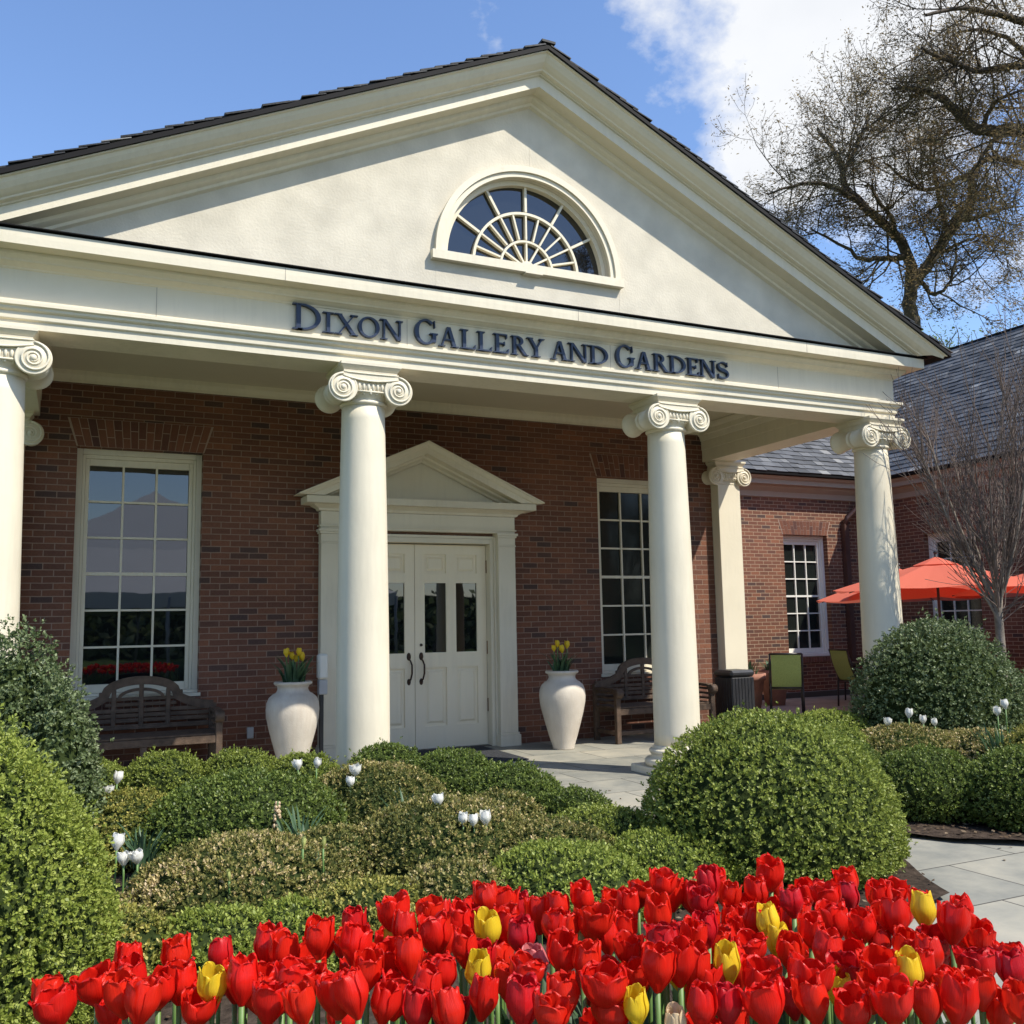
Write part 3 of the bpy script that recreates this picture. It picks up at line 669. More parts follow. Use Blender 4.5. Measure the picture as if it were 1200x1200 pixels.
for s in (-1, 1):
    c = DX
    X = lambda a, e: sorted((c+s*a, c+s*e))
    b.box(*X(.925, .965), 2.866, 3.15, 0, 2.52)         # jamb, stepped
    b.box(*X(.967, .99), 2.84, 3.1, 0, 2.55)
    b.box(*X(.992, 1.22), 2.76, 2.879, .16, 2.42)
    b.box(*X(.972, 1.245), 2.73, 2.879, 0, .13); b.box(*X(.982, 1.232), 2.745, 2.879, .132, .158)
    b.box(*X(.985, 1.228), 2.752, 2.879, 2.422, 2.44); b.box(*X(.99, 1.222), 2.758, 2.879, 2.442, 2.53)
    b.box(*X(.98, 1.236), 2.742, 2.879, 2.532, 2.555); b.box(*X(.97, 1.25), 2.728, 2.879, 2.557, 2.585)
b.box(DX-.923, DX+.923, 2.866, 3.15, 2.462, 2.52); b.box(DX-.965, DX+.965, 2.85, 3.1, 2.522, 2.553)
b.box(DX-1.222, DX+1.222, 2.765, 2.879, 2.587, 2.79)
b.box(DX-1.24, DX+1.24, 2.75, 2.879, 2.615, 2.63)
ent = [(.0, 2.792), (.02, 2.80), (.03, 2.82), (.08, 2.845), (.10, 2.86), (.20, 2.862), (.20, 2.94), (.0, 2.945)]
sweep(b, ent, [(DX-1.23, 2.879), (DX-1.23, 2.76), (DX+1.23, 2.76), (DX+1.23, 2.879)])
S2 = .448
rkd = [(2.79, 0), (2.77, .01), (2.755, .03), (2.70, .05), (2.69, .075), (2.565, .078), (2.563, .15), (2.55, .153), (2.535, .165), (2.52, .195), (2.50, .205), (2.50, .222), (2.87, .222)]
for s in (-1, 1):
    v = []
    for t in (0, 1):
        for y, z in rkd:
            z0 = 3.42+z; xe = min(1.23+(2.76-y)+.05, (z0-2.947)/S2) if z < .2 else 1.23+.26+.03
            if t and z >= .15: xe = max(xe, 0)
            x = t*xe; v.append((DX+s*x, y, z0-S2*x))
    m_ = len(rkd); b.add(v, [(k, (k+1) % m_, m_+(k+1) % m_, m_+k) for k in range(m_)]+[tuple(range(m_, 2*m_))])
b.prism([(DX-1.1, 2.946), (DX+1.1, 2.946), (DX, 3.43)], 'y', 2.81, 2.879)
b.build('door_surround', M['trim'], G, OB)
b = MB(); b.box(DX-.95, DX+.95, 2.9, 3.2, -.01, .006); b.build('threshold', M['bronze'], G, OB)

# ------------------------------------------------------------------ garden wing
OW = (7.7, 6.2, 0)
W = empty('garden_wing', OW)
tag(W, 'lower brick wing with grey slate roofs round the patio, right of the portico', 'building')
WX, WY, EZ = 11.0, 6.2, 4.19
b = MB(); wall_cells(b, XR+.02, WX, 0, 3.86, [(8.5, 9.6, .756, 3.08)], lambda x0, x1, z0, z1: b.box(x0, x1, WY, WY+.3, z0, z1))
b.build('wall', M['brickw'], W, OW)
WH = [(2.3, 3.4, .76, 3.02), (5.14-1.1-.08, 5.14-.08, .76, 3.02), (-.6, .5, .76, 3.02)]
WH = [(3.95, 5.10, .76, 3.05), (.9, 2.05, .76, 3.05), (-2.2, -1.05, .76, 3.05)]
b = MB(); wall_cells(b, -9, WY, 0, 3.86, WH, lambda y0, y1, z0, z1: b.box(WX, WX+.3, y0, y1, z0, z1))
b.build('wall', M['brickwy'], W, OW)
T = Matrix.Translation((9.05, WY, 0)); window(T, 1.1, .756, 3.08, W, OW, M['glass2'], fm='white'); arch(T, 1.1, 3.085, W, OW, 15, .27); rowlock(T, 1.1, .756, W, OW)
for y0, y1, z0, z1 in WH:
    T = Matrix.Translation((WX, (y0+y1)/2, 0)) @ Matrix.Rotation(R(-90), 4, 'Z'); window(T, y1-y0, z0, z1, W, OW, M['glass2'], fm='white')
# eaves cornice
cp = [(0, 3.80), (.03, 3.80), (.035, 3.83), (.05, 3.90), (.12, 3.96), (.14, 4.0), (.28, 4.01), (.28, 4.09), (.33, 4.12), (.36, 4.17), (0, 4.18)]
b = MB(); sweep(b, cp, [(XR+.05, WY), (WX, WY), (WX, -9)]); b.build('eaves_cornice', M['wingtrim'], W, OW)
b = MB(); sweep(b, [(.36, 4.155), (.45, 4.165), (.455, 4.205), (.36, 4.20)], [(XR+.05, WY), (WX, WY), (WX, -9)]); b.build('gutter', M['dark'], W, OW)
SW = .86; ex, ey = WX-.42, WY-.42
b = MB()
b.add([(XR-.2, ey, EZ), (ex, ey, EZ), (ex+4.2, ey+4.2, EZ+SW*4.2), (XR-.2, ey+4.2, EZ+SW*4.2)], [(0, 1, 2, 3)])
b.add([(ex, ey, EZ), (ex, -9, EZ), (14.5+.08, -9, EZ+SW*4), (14.5+.08, ey+4.0, EZ+SW*4)], [(0, 1, 2, 3)])
b.add([(14.5+.08, -9, EZ+SW*4), (14.5+.08, ey+4.0, EZ+SW*4), (18.6, ey+4, EZ), (18.6, -9, EZ)], [(0, 1, 2, 3)])
rf = b.build('roof', M['dark'], W, OW)
ln = math.sqrt(1+SW*SW); b = MB()
slates(b, (XR-.2, ey-.03, EZ+.01), (1, 0, 0), (0, 1, SW), 11, int(4.2*ln/.17), keep=lambda c: c.x-ex < c.y-ey+.05, ev=.17, eu=.24)
slates(b, (ex-.03, -5, EZ+.01), (0, 1, 0), (1, 0, SW), 15, int(4.0*ln/.17), keep=lambda c: c.x-ex > c.y-ey-.05, ev=.17, eu=.24)
s_ = b.build('slate', M['slate'], rf, tint=True); s_.location = (-OW[0], -OW[1], 0); s_['kind'] = 'stuff'
b = MB(); b.box(14.5-.03, 14.72, -9, 9.6, EZ+SW*4+.0, EZ+SW*4+.035); b.build('ridge_cap', M['dark'], rf, OW)
# downspouts
b = MB()
for x, y in ((10.02, WY),):
    b.tube([(x+.55, y-.42, 4.12), (x+.47, y-.36, 3.9), (x+.05, y-.1, 3.45), (x, y-.07, 3.3)], .055, 10); b.box(x-.055, x+.055, y-.12, y-.02, .35, 3.32)
    for z in (.6, 1.9, 3.0): b.box(x-.07, x+.07, y-.125, y-.01, z, z+.035)
b.build('downspout', M['copper'], W, OW)
b = MB(); b.box(WX-.12, WX-.02, 2.9, 3.0, .1, 4.1); b.build('downspout', M['copper'], W, OW)
b = MB(); sweep(b, [(0, 0), (.10, 0), (.10, .10), (0, .10)], [(XR+.05, WY), (WX, WY), (WX, -9)]); b.build('kerb', M['stone'], W, OW)
# ------------------------------------------------------------------ lettering on the frieze
def glyph(ch, x0, x1, z0, h):
    """returns polygons (x,z); thick and thin roman strokes with serifs"""
    w = x1-x0; P = []; TH = .17*h; TN = .065*h; SF = .045*h
    X = lambda u: x0+u*w
    def bar(a, b, t):                      # a, b on baseline / cap line, horizontal width t
        P.append([(a[0]-t/2, a[1]), (a[0]+t/2, a[1]), (b[0]+t/2, b[1]), (b[0]-t/2, b[1])])
    def serif(c, z, wd):
        P.append([(c-wd/2, z), (c+wd/2, z), (c+wd/2, z+SF*(1 if z < z0+h/2 else -1)), (c-wd/2, z+SF*(1 if z < z0+h/2 else -1))])
    def ring(cx, cz, rx, rz, a0, a1, tfun, n=22):
        for i in range(n):
            q = []
            for a in (a0+(a1-a0)*i/n, a0+(a1-a0)*(i+1)/n):
                t = tfun(a); c, s = math.cos(a), math.sin(a); q.append(((cx+rx*c, cz+rz*s), (cx+(rx-t)*c, cz+(rz-min(t, TN*1.3+(t-TN)*.35))*s)))
            P.append([q[0][0], q[1][0], q[1][1], q[0][1]])
    thick = lambda a: TN+(TH-TN)*abs(math.cos(a))**1.3
    zt = z0+h; zm = z0+h/2
    if ch == 'i': bar((X(.5), z0), (X(.5), zt), TH); serif(X(.5), z0, w); serif(X(.5), zt, w)
    elif ch == 'd':
        s = x0+.17*w; bar((s+TH*.2, z0), (s+TH*.2, zt), TH); serif(s, z0, .36*w); serif(s, zt, .36*w)
        ring(x0+.36*w, zm, .64*w, h/2, -math.pi/2, math.pi/2, thick)
        P.append([(s, zt-TN), (x0+.38*w, zt-TN), (x0+.38*w, zt), (s, zt)]); P.append([(s, z0), (x0+.38*w, z0), (x0+.38*w, z0+TN), (s, z0+TN)])
    elif ch == 'x':
        bar((X(.84), z0), (X(.18), zt), TH*1.1); bar((X(.14), z0), (X(.84), zt), TN*1.3)
        for u in (.14, .84): serif(X(u), z0, .34*w); serif(X(u-.0), zt, .34*w)
    elif ch == 'o': ring(X(.5), zm, w/2, h/2*1.03, 0, 2*math.pi, thick, 40)
    elif ch == 'n':
        bar((X(.14), z0), (X(.14), zt), TN*1.3); bar((X(.86), z0), (X(.86), zt), TN*1.3); bar((X(.86)-TH*.2, z0), (X(.14)+TH*.1, zt), TH)
        serif(X(.14), z0, .3*w); serif(X(.08), zt, .26*w); serif(X(.86), zt, .3*w)
    elif ch == 'g':
        ring(X(.48), zm, .48*w, h/2*1.03, R(48), R(322), thick, 34)
        bar((X(.84), z0+.10*h), (X(.84), z0+.46*h), TH*.85); P.append([(X(.66), z0+.42*h), (X(1.0), z0+.42*h), (X(1.0), z0+.47*h), (X(.66), z0+.47*h)])
        P.append([(X(.83), zt-.02*h), (X(.87), zt-.02*h), (X(.89), z0+.70*h), (X(.86), z0+.70*h)])
    elif ch == 'a':
        bar((X(.80), z0), (X(.50), zt), TH*1.05); bar((X(.16), z0), (X(.47), zt), TN*1.2)
        P.append([(X(.26), z0+.32*h), (X(.70), z0+.32*h), (X(.70), z0+.32*h+TN), (X(.26), z0+.32*h+TN)])
        serif(X(.16), z0, .32*w); serif(X(.82), z0, .36*w)
    elif ch in 'le':
        bar((X(.28), z0), (X(.28), zt), TH); serif(X(.28), z0, .5*w); serif(X(.28), zt, .5*w)
        P.append([(X(.28), z0), (X(.93), z0), (X(.93), z0+TN), (X(.28), z0+TN)]); P.append([(X(.86), z0+.5*TN), (X(.96), z0), (X(1.0), z0+.26*h), (X(.95), z0+.24*h)])
        if ch == 'e':
            P.append([(X(.28), zt-TN), (X(.88), zt-TN), (X(.88), zt), (X(.28), zt)]); P.append([(X(.80), zt-.5*TN), (X(.84), zt-.22*h), (X(.88), zt-.22*h), (X(.90), zt)])
            P.append([(X(.28), zm-TN/2), (X(.72), zm-TN/2), (X(.72), zm+TN/2), (X(.28), zm+TN/2)]); P.append([(X(.68), zm-.10*h), (X(.74), zm-.10*h), (X(.74), zm+.10*h), (X(.68), zm+.10*h)])
    elif ch == 'r':
        bar((X(.22), z0), (X(.22), zt), TH); serif(X(.22), z0, .38*w); serif(X(.2), zt, .34*w)
        ring(X(.36), z0+.74*h, .36*w, .26*h, -math.pi/2, math.pi/2, thick, 16)
        P.append([(X(.22), zt-TN), (X(.38), zt-TN), (X(.38), zt), (X(.22), zt)]); P.append([(X(.22), z0+.48*h), (X(.4), z0+.48*h), (X(.4), z0+.48*h+TN), (X(.22), z0+.48*h+TN)])
        bar((X(.86), z0), (X(.46), z0+.5*h), TH*1.05); serif(X(.90), z0, .24*w)
    elif ch == 'y':
        bar((X(.52), z0+.42*h), (X(.18), zt), TH*.95); bar((X(.52), z0+.42*h), (X(.84), zt), TN*1.2); bar((X(.52), z0), (X(.52), z0+.46*h), TH); serif(X(.52), z0, .46*w); serif(X(.17), zt, .34*w); serif(X(.84), zt, .3*w)
    elif ch == 's':
        pts = []
        for i in range(15): a = R(35+i*(235/14)); pts.append((X(.5)+.40*w*math.cos(a), z0+.745*h+.225*h*math.sin(a), .5))
        for i in range(1, 15): a = R(90-i*(235/14)); pts.append((X(.5)+.44*w*math.cos(a), z0+.265*h+.235*h*math.sin(a), .5))
        m = len(pts)
        wd = [TN*1.1+(TH*1.05-TN)*math.exp(-((i/(m-1)-.5)/.17)**2) for i in range(m)]
        for i in range(m-1):
            def off(k, s):
                d = Vector((pts[min(k+1, m-1)][0]-pts[max(k-1, 0)][0], pts[min(k+1, m-1)][1]-pts[max(k-1, 0)][1])).normalized()
                return (pts[k][0]-d.y*s*wd[k]/2, pts[k][1]+d.x*s*wd[k]/2)
            P.append([off(i, -1), off(i+1, -1), off(i+1, 1), off(i, 1)])
        P.append([(X(.83), zt-.02*h), (X(.89), zt), (X(.90), z0+.72*h), (X(.86), z0+.72*h)]); P.append([(X(.10), z0+.02*h), (X(.15), z0), (X(.12), z0+.28*h), (X(.07), z0+.28*h)])
    return P
SG = empty('lettering_sign', (0, -.2, 3.91))
tag(SG, 'raised navy blue lettering DIXON GALLERY AND GARDENS on the cream frieze', 'sign')
LET = [('D', -2.244, -2.01), ('i', -1.993, -1.9), ('x', -1.888, -1.692), ('o', -1.688, -1.50), ('n', -1.486, -1.29), ('G', -1.181, -.965), ('a', -.955, -.768), ('l', -.755, -.60), ('l', -.590, -.44), ('e', -.43, -.27), ('r', -.25, -.075), ('y', -.085, .10),
       ('a', .167, .35), ('n', .36, .563), ('d', .578, .784), ('G', .874, 1.09), ('a', 1.098, 1.29), ('r', 1.30, 1.485), ('d', 1.49, 1.69), ('e', 1.70, 1.86), ('n', 1.868, 2.065), ('s', 2.085, 2.226)]
for ch, a, c in LET:
    h = .222 if ch.isupper() else .178
    b = MB()
    for k, pl in enumerate(glyph(ch.lower(), a, c, 3.922, h)):
        ar = sum(pl[i][0]*pl[(i+1) % 4][1]-pl[(i+1) % 4][0]*pl[i][1] for i in range(len(pl)))
        if ar < 0: pl = pl[::-1]
        yy = -.236-.00025*(k % 5); b.prism(pl, 'y', yy, -.1975)
    b.build('letter', M['letter'], SG, (0, -.2, 3.91))

# ------------------------------------------------------------------ benches
def ribbon(b, pts, wd, y0, y1):
    m = len(pts)
    def off(k, s):
        d = Vector((pts[min(k+1, m-1)][0]-pts[max(k-1, 0)][0], pts[min(k+1, m-1)][1]-pts[max(k-1, 0)][1])).normalized()
        return (pts[k][0]-d.y*s*wd/2, pts[k][1]+d.x*s*wd/2)
    for i in range(m-1): b.prism([off(i, -1), off(i+1, -1), off(i+1, 1), off(i, 1)], 'y', y0, y1)
def make_bench(loc):
    t = empty('garden_bench', loc); m = M['teak']; hw = .74
    b = MB()
    for k in range(6): b.bevbox(-hw+.02, hw-.02, -.26+k*.088, -.26+k*.088+.075, .415, .437, .004)
    b.bevbox(-hw+.03, hw-.03, -.275, -.25, .34, .413, .004); b.bevbox(-hw+.03, hw-.03, .22, .245, .34, .413, .004); b.build('seat', m, t)
    b = MB(); crest = []
    for i in range(41):
        u = -1+2*i/40; x = u*(hw-.03); a = abs(u)
        if a > .46: z = .685+.12*(1-(a-.46)/.54)**2
        else: z = .825+.135*math.sqrt(max(0, 1-(a/.48)**2))
        crest.append((x, z))
    ribbon(b, crest, .085, .235, .275)
    for s in (-1, 1): b.bevbox(*sorted((s*.33, s*.40)), .233, .277, .79, .85, .006)
    b.bevbox(-hw+.07, hw-.07, .24, .27, .47, .52, .004)
    for z in (.56, .61, .66): b.bevbox(-hw+.07, hw-.07, .247, .265, z-.02, z+.02, .003)
    for z in (.72, .775): b.bevbox(-.34, .34, .247, .265, z-.018, z+.018, .003)
    for x, z1 in ((-.26, .87), (0, .94), (.26, .87)): b.bevbox(x-.022, x+.022, .238, .272, .50, z1, .003)
    ribbon(b, [(.21*math.cos(a), .78+.09*math.sin(a)) for a in [math.pi*i/16 for i in range(17)]], .03, .24, .27)
    for s in (-1, 1): b.bevbox(*sorted((s*(hw-.07), s*(hw-.0))), .225, .285, .0, .70, .006)
    b.build('backrest', m, t)
    for s in (-1, 1):
        b = MB(); x0, x1 = sorted((s*(hw-.075), s*hw))
        pts = [(.235, .655), (.1, .665), (-.08, .665), (-.2, .66), (-.28, .64)]
        for i in range(len(pts)-1):
            (y0, z0), (y1, z1) = pts[i], pts[i+1]; b.prism([(y0, z0), (y1, z1), (y1, z1-.035), (y0, z0-.035)], 'x', x0, x1)
        b.lathe([(.001, x0-.006), (.052, x0-.006), (.056, x0), (.056, x1), (.052, x1+.006), (.001, x1+.006)], (0, -.285, .60), 24, 'x')
        for z in (.48, .54, .60): b.bevbox((x0+x1)/2-.01, (x0+x1)/2+.01, -.25, .235, z-.015, z+.015, .003)
        b.build('armrest', m, t)
        b = MB(); b.bevbox(*sorted((s*(hw-.07), s*(hw-.005))), -.285, -.225, 0, .62, .006); b.build('leg', m, t)
        b = MB(); b.bevbox(*sorted((s*(hw-.06), s*(hw-.015))), -.22, .22, .10, .15, .004); b.build('stretcher', m, t)
    b = MB(); b.bevbox(-.03, .03, -.27, -.22, 0, .34, .005); b.build('leg', m, t)
    b = MB(); b.bevbox(-hw+.07, hw-.07, -.27, -.24, .10, .15, .004); b.build('stretcher', m, t)
    return t
t = make_bench((-3.14, 2.42, 0)); tag(t, 'dark weathered teak bench with arched back below the left portico window', 'bench', 'matching teak garden benches')
c = copy_tree(t); c.location = (2.93, 2.42, 0); tag(c, 'dark weathered teak bench with arched back half hidden by a column beside the black bin', 'bench')

# ------------------------------------------------------------------ urns
def make_urn(loc):
    b = MB(); pr = [(.0, 0), (.125, 0), (.128, .012), (.135, .05), (.17, .16), (.21, .30), (.245, .43), (.268, .54), (.275, .62), (.268, .69), (.245, .745), (.205, .78), (.185, .79), (.172, .80), (.158, .825), (.158, .845),
                    (.168, .868), (.19, .878), (.198, .89), (.196, .903), (.186, .91), (.165, .908), (.155, .895), (.15, .86), (.001, .855)]
    b.lathe(pr, (0, 0, 0), 64, cap=False); o = b.build('urn', M['urn']); o.location = loc
    b = MB(); b.lathe([(.001, .862), (.1, .868), (.148, .862)], (0, 0, 0), 32, cap=False); b.build('soil', M['soil'], o)
    return o
UR = [(-1.69, 2.22), (1.47, 2.16)]
o = make_urn((*UR[0], 0)); tag(o, 'tall pale clay urn planted with five yellow tulips, between the left bench and the doors', 'urn', 'tall clay urns beside the doors')
o = copy_tree(o); o.location = (*UR[1], 0); tag(o, 'tall pale clay urn right of the doors, in front of the brick wall', 'urn')

# ------------------------------------------------------------------ bits by the door
b = MB(); b.bevbox(-1.05, .72, 1.55, 2.86, .004, .016, .003); tag(b.build('door_mat', M['mat_']), 'dark grey fibre mat lying on the paving before the doors', 'door mat')
t = empty('push_button_post', (-1.32, 2.5, 0)); tag(t, 'slim black post with a grey and white push button box left of the doors', 'push button post')
b = MB(); b.box(-.02, .02, -.02, .02, 0, .80); b.lathe([(.07, 0), (.07, .01), (.02, .014)], (0, 0, 0), 20); b.build('post', M['black'], t)
b = MB(); b.bevbox(-.04, .055, -.05, .03, .74, .90, .008); b.build('switch_box', M['grey'], t)
b = MB(); b.bevbox(-.05, .06, -.07, .04, .905, 1.18, .02); b.build('cover', M['white'], t)
b = MB(); b.bevbox(-2.045, -1.975, D-.028, D-.002, .28, .40, .006); t = b.build('outlet_box', M['grey']); tag(t, 'small grey outlet box on the brick wall beside the left urn', 'outlet box')
t = empty('litter_bin', (4.07, 2.25, 0)); tag(t, 'black slatted square litter bin with rounded lid standing by the corner pilaster', 'litter bin')
b = MB(); b.bevbox(-.175, .175, -.175, .175, .02, .73, .01)
for s in (-1, 1):
    for i in range(7):
        x = -.15+.05*i; b.bevbox(x-.022, x+.022, *sorted((s*.175, s*.183)), .04, .72, .003); b.bevbox(*sorted((s*.175, s*.183)), x-.022, x+.022, .04, .72, .003)
b.build('body', M['black'], t)
b = MB(); b.bevbox(-.195, .195, -.195, .195, .735, .82, .03); b.build('lid', M['black'], t)

# ------------------------------------------------------------------ patio furniture
def make_chair(loc, rz):
    """seat faces -y locally, backrest at +y"""
    t = empty('patio_chair', loc, rz); f = M['frame']; w = .235
    b = MB()
    v = []
    for s in (-1, 1): pass
    n = 8
    for i in range(n+1):
        u = i/n; y = -.22+.42*u; z = .43-.03*math.sin(u*math.pi)+.0*u
        v += [(-w+.02, y, z), (w-.02, y, z)]
    b.add(v, [(2*i, 2*i+1, 2*i+3, 2*i+2) for i in range(n)]); v2 = [(x, y, z-.006) for x, y, z in v]; b.add(v2, [(2*i, 2*i+2, 2*i+3, 2*i+1) for i in range(n)])
    b.build('seat', M['sling'], t)
    b = MB(); v = []
    for i in range(n+1):
        u = i/n; y = .20+.17*u+.03*math.sin(u*math.pi); z = .43+.50*u; v += [(-w+.02, y, z), (w-.02, y, z)]
    b.add(v, [(2*i, 2*i+1, 2*i+3, 2*i+2) for i in range(n)]); b.add([(x, y+.006, z) for x, y, z in v], [(2*i, 2*i+2, 2*i+3, 2*i+1) for i in range(n)])
    b.build('backrest', M['sling'], t)
    b = MB()
    for s in (-1, 1):
        b.tube([(s*w, -.24, .42), (s*w, 0, .40), (s*w, .20, .43), (s*w, .30, .70), (s*w, .375, .945)], .016, 8)
        b.tube([(s*w, -.20, .64), (s*w, .05, .65), (s*w, .28, .64)], .018, 8)
    b.tube([(-w, .375, .945), (w, .375, .945)], .016, 8); b.tube([(-w, -.24, .42), (w, -.24, .42)], .014, 8); b.tube([(-w, .22, .43), (w, .22, .43)], .014, 8)
    b.build('frame', f, t)
    for s in (-1, 1):
        b = MB(); b.tube([(s*w, -.20, .64), (s*(w+.005), -.22, 0)], .015, 8); b.build('leg', f, t)
        b = MB(); b.tube([(s*w, .22, .64), (s*(w+.005), .25, 0)], .015, 8); b.build('leg', f, t)
    return t
t = make_chair((6.2, 3.7, 0), R(141)); tag(t, 'green sling patio chair with dark frame, its back to the portico, nearest the corner pilaster', 'chair', 'green patio chairs')
for loc, rz, lb in (((8.15, 4.15, 0), 82, 'green sling patio chair turned sideways below the wing window, left of the end column'), ((9.0, 4.9, 0), 255, 'green sling patio chair farthest back, mostly hidden by the end column'), ((5.75, 4.5, 0), 60, 'patio chair peeping out between the corner pilaster and the planter')):
    c = copy_tree(t); c.location = loc; c.rotation_euler.z = R(rz); tag(c, lb, 'chair')
t = empty('patio_table', (8.7, 4.2, 0)); tag(t, 'round dark patio table between the green chairs', 'table')
b = MB(); b.lathe([(.001, .70), (.44, .70), (.45, .71), (.44, .722), (.001, .722)], (0, 0, 0), 40); b.build('tabletop', M['frame'], t)
b = MB(); b.tube([(0, 0, 0), (0, 0, .70)], .03, 10); b.lathe([(.25, 0), (.25, .02), (.03, .05)], (0, 0, 0), 24); b.build('pedestal', M['frame'], t)

def umbrella(loc, rad, zr, za, label, rot=0, t=None):
    t = empty('patio_umbrella', loc, rot); tag(t, label, 'umbrella', 'orange red patio umbrellas'); n = 8
    b = MB(); v = []; K = 6
    for k in range(K+1):
        u = .12+.88*k/K
        for i in range(n*4):
            a = 2*math.pi*i/(n*4); ph = (a*n/(2*math.pi)) % 1; r = rad*u*(math.cos(math.pi/n)/math.cos((ph-.5)*2*math.pi/n))
            z = za-.07-(za-.07-zr)*u**1.12-.05*u*math.sin(ph*math.pi)*(.6)
            v.append((r*math.cos(a), r*math.sin(a), z))
    m_ = n*4; f = [(k*m_+i, k*m_+(i+1) % m_, (k+1)*m_+(i+1) % m_, (k+1)*m_+i) for k in range(K) for i in range(m_)]
    tn_ = [.25+.5*(((i//4)*37) % 8)/8 for k in range(K) for i in range(m_)]; b.v = list(v); b.f = f; b.s = [False]*len(f); b.t = tn_; b.build('canopy', M['canvas'], t, tint=True)
    b = MB(); v = [(0, 0, za)]
    for i in range(n): a = 2*math.pi*i/n; v.append((rad*.22*math.cos(a), rad*.22*math.sin(a), za-.13))
    b.add(v, [(0, 1+i, 1+(i+1) % n) for i in range(n)], tint=.6); b.build('vent', M['canvas'], t, tint=True)
    b = MB(); b.tube([(0, 0, 0), (0, 0, za+.05)], .02, 10); b.ball((0, 0, za+.06), .03); b.lathe([(.22, 0), (.22, .05), (.04, .08), (.035, .3)], (0, 0, 0), 24); b.build('pole', M['frame'], t)
    b = MB(); b.lathe([(.04, zr+.05), (.045, zr+.07), (.045, zr+.11), (.03, zr+.12)], (0, 0, 0), 12); b.build('hub', M['frame'], t)
    for i in range(n):
        a = 2*math.pi*i/n; b = MB(); c, s = math.cos(a), math.sin(a)
        b.tube([(rad*.12*c, rad*.12*s, za-.12), (rad*.55*c, rad*.55*s, za-.10-(za-.07-zr)*.51), (rad*.99*c, rad*.99*s, zr-.01)], .009, 5)
        b.tube([(.04*c, .04*s, zr+.08), (rad*.5*c, rad*.5*s, za-.11-(za-.07-zr)*.46)], .008, 5); b.build('rib', M['frame'], t)
    return t
umbrella((7.91, 2.23, 0), 1.52, 1.88, 2.36, 'orange red umbrella whose dark pole and ribs show right of the end column', .2)
umbrella((8.75, 3.7, 0), 1.42, 1.76, 2.28, 'orange red umbrella reaching farthest left, past both sides of the end column', .35)
umbrella((9.35, 1.35, 0), 1.45, 1.78, 2.25, 'orange red umbrella farthest right, behind the bare tree', .1)

def blade_tuft(b, c, n, h, r, lean=.35, wd=.02, seed=0):
    rr = random.Random(seed)
    for i in range(n):
        a = rr.uniform(0, 2*math.pi); L_ = h*rr.uniform(.6, 1.1); ln = rr.uniform(.1, lean)*L_; bx, by = c[0]+rr.uniform(0, r)*math.cos(a), c[1]+rr.uniform(0, r)*math.sin(a)
        w_ = wd*rr.uniform(.7, 1.2); v = []; K = 6; pa = a+rr.uniform(-.5, .5); tw = rr.uniform(-.6, .6)
        for k in range(K+1):
            u = k/K; cx = bx+math.cos(pa)*ln*u**1.8; cy = by+math.sin(pa)*ln*u**1.8; z = c[2]+L_*(u-.18*u**3*ln/L_)
            ww = w_*(math.sin(min(1, u*1.5+.3)*math.pi*.5)*(1-u**3)**.8+.02); t2 = pa+math.pi/2+tw*u
            dx, dy = math.cos(t2)*ww, math.sin(t2)*ww; fx, fy = math.cos(pa)*ww*.35, math.sin(pa)*ww*.35
            v += [(cx-dx, cy-dy, z), (cx-fx, cy-fy, z), (cx+dx, cy+dy, z)]
        b.add(v, [(3*k+j, 3*k+j+1, 3*k+j+4, 3*k+j+3) for k in range(K) for j in (0, 1)], smooth=True, tint=rr.random())
def pot(loc, r, h, label, plant=.3, seed=1):
    b = MB(); b.lathe([(.001, 0), (r*.7, 0), (r*.95, h*.82), (r*1.06, h*.84), (r*1.06, h), (r*.92, h), (r*.88, h*.9), (.001, h*.88)], (0, 0, 0), 32, cap=False)
    o = b.build('plant_pot', M['pot']); o.location = loc; tag(o, label, 'plant pot', 'terracotta pots on the patio')
    b = MB(); blade_tuft(b, (0, 0, h*.85), 40, plant, r*.7, .9, .022, seed); b.build('plant', M['leaf'], o, tint=True)
pot((5.95, 4.35, 0), .30, .62, 'large terracotta pot with green plants next to the corner pilaster', .3, 3)
pot((7.25, 5.2, 0), .24, .60, 'smaller terracotta pot with trailing green leaves behind the nearest green chair', .26, 5)

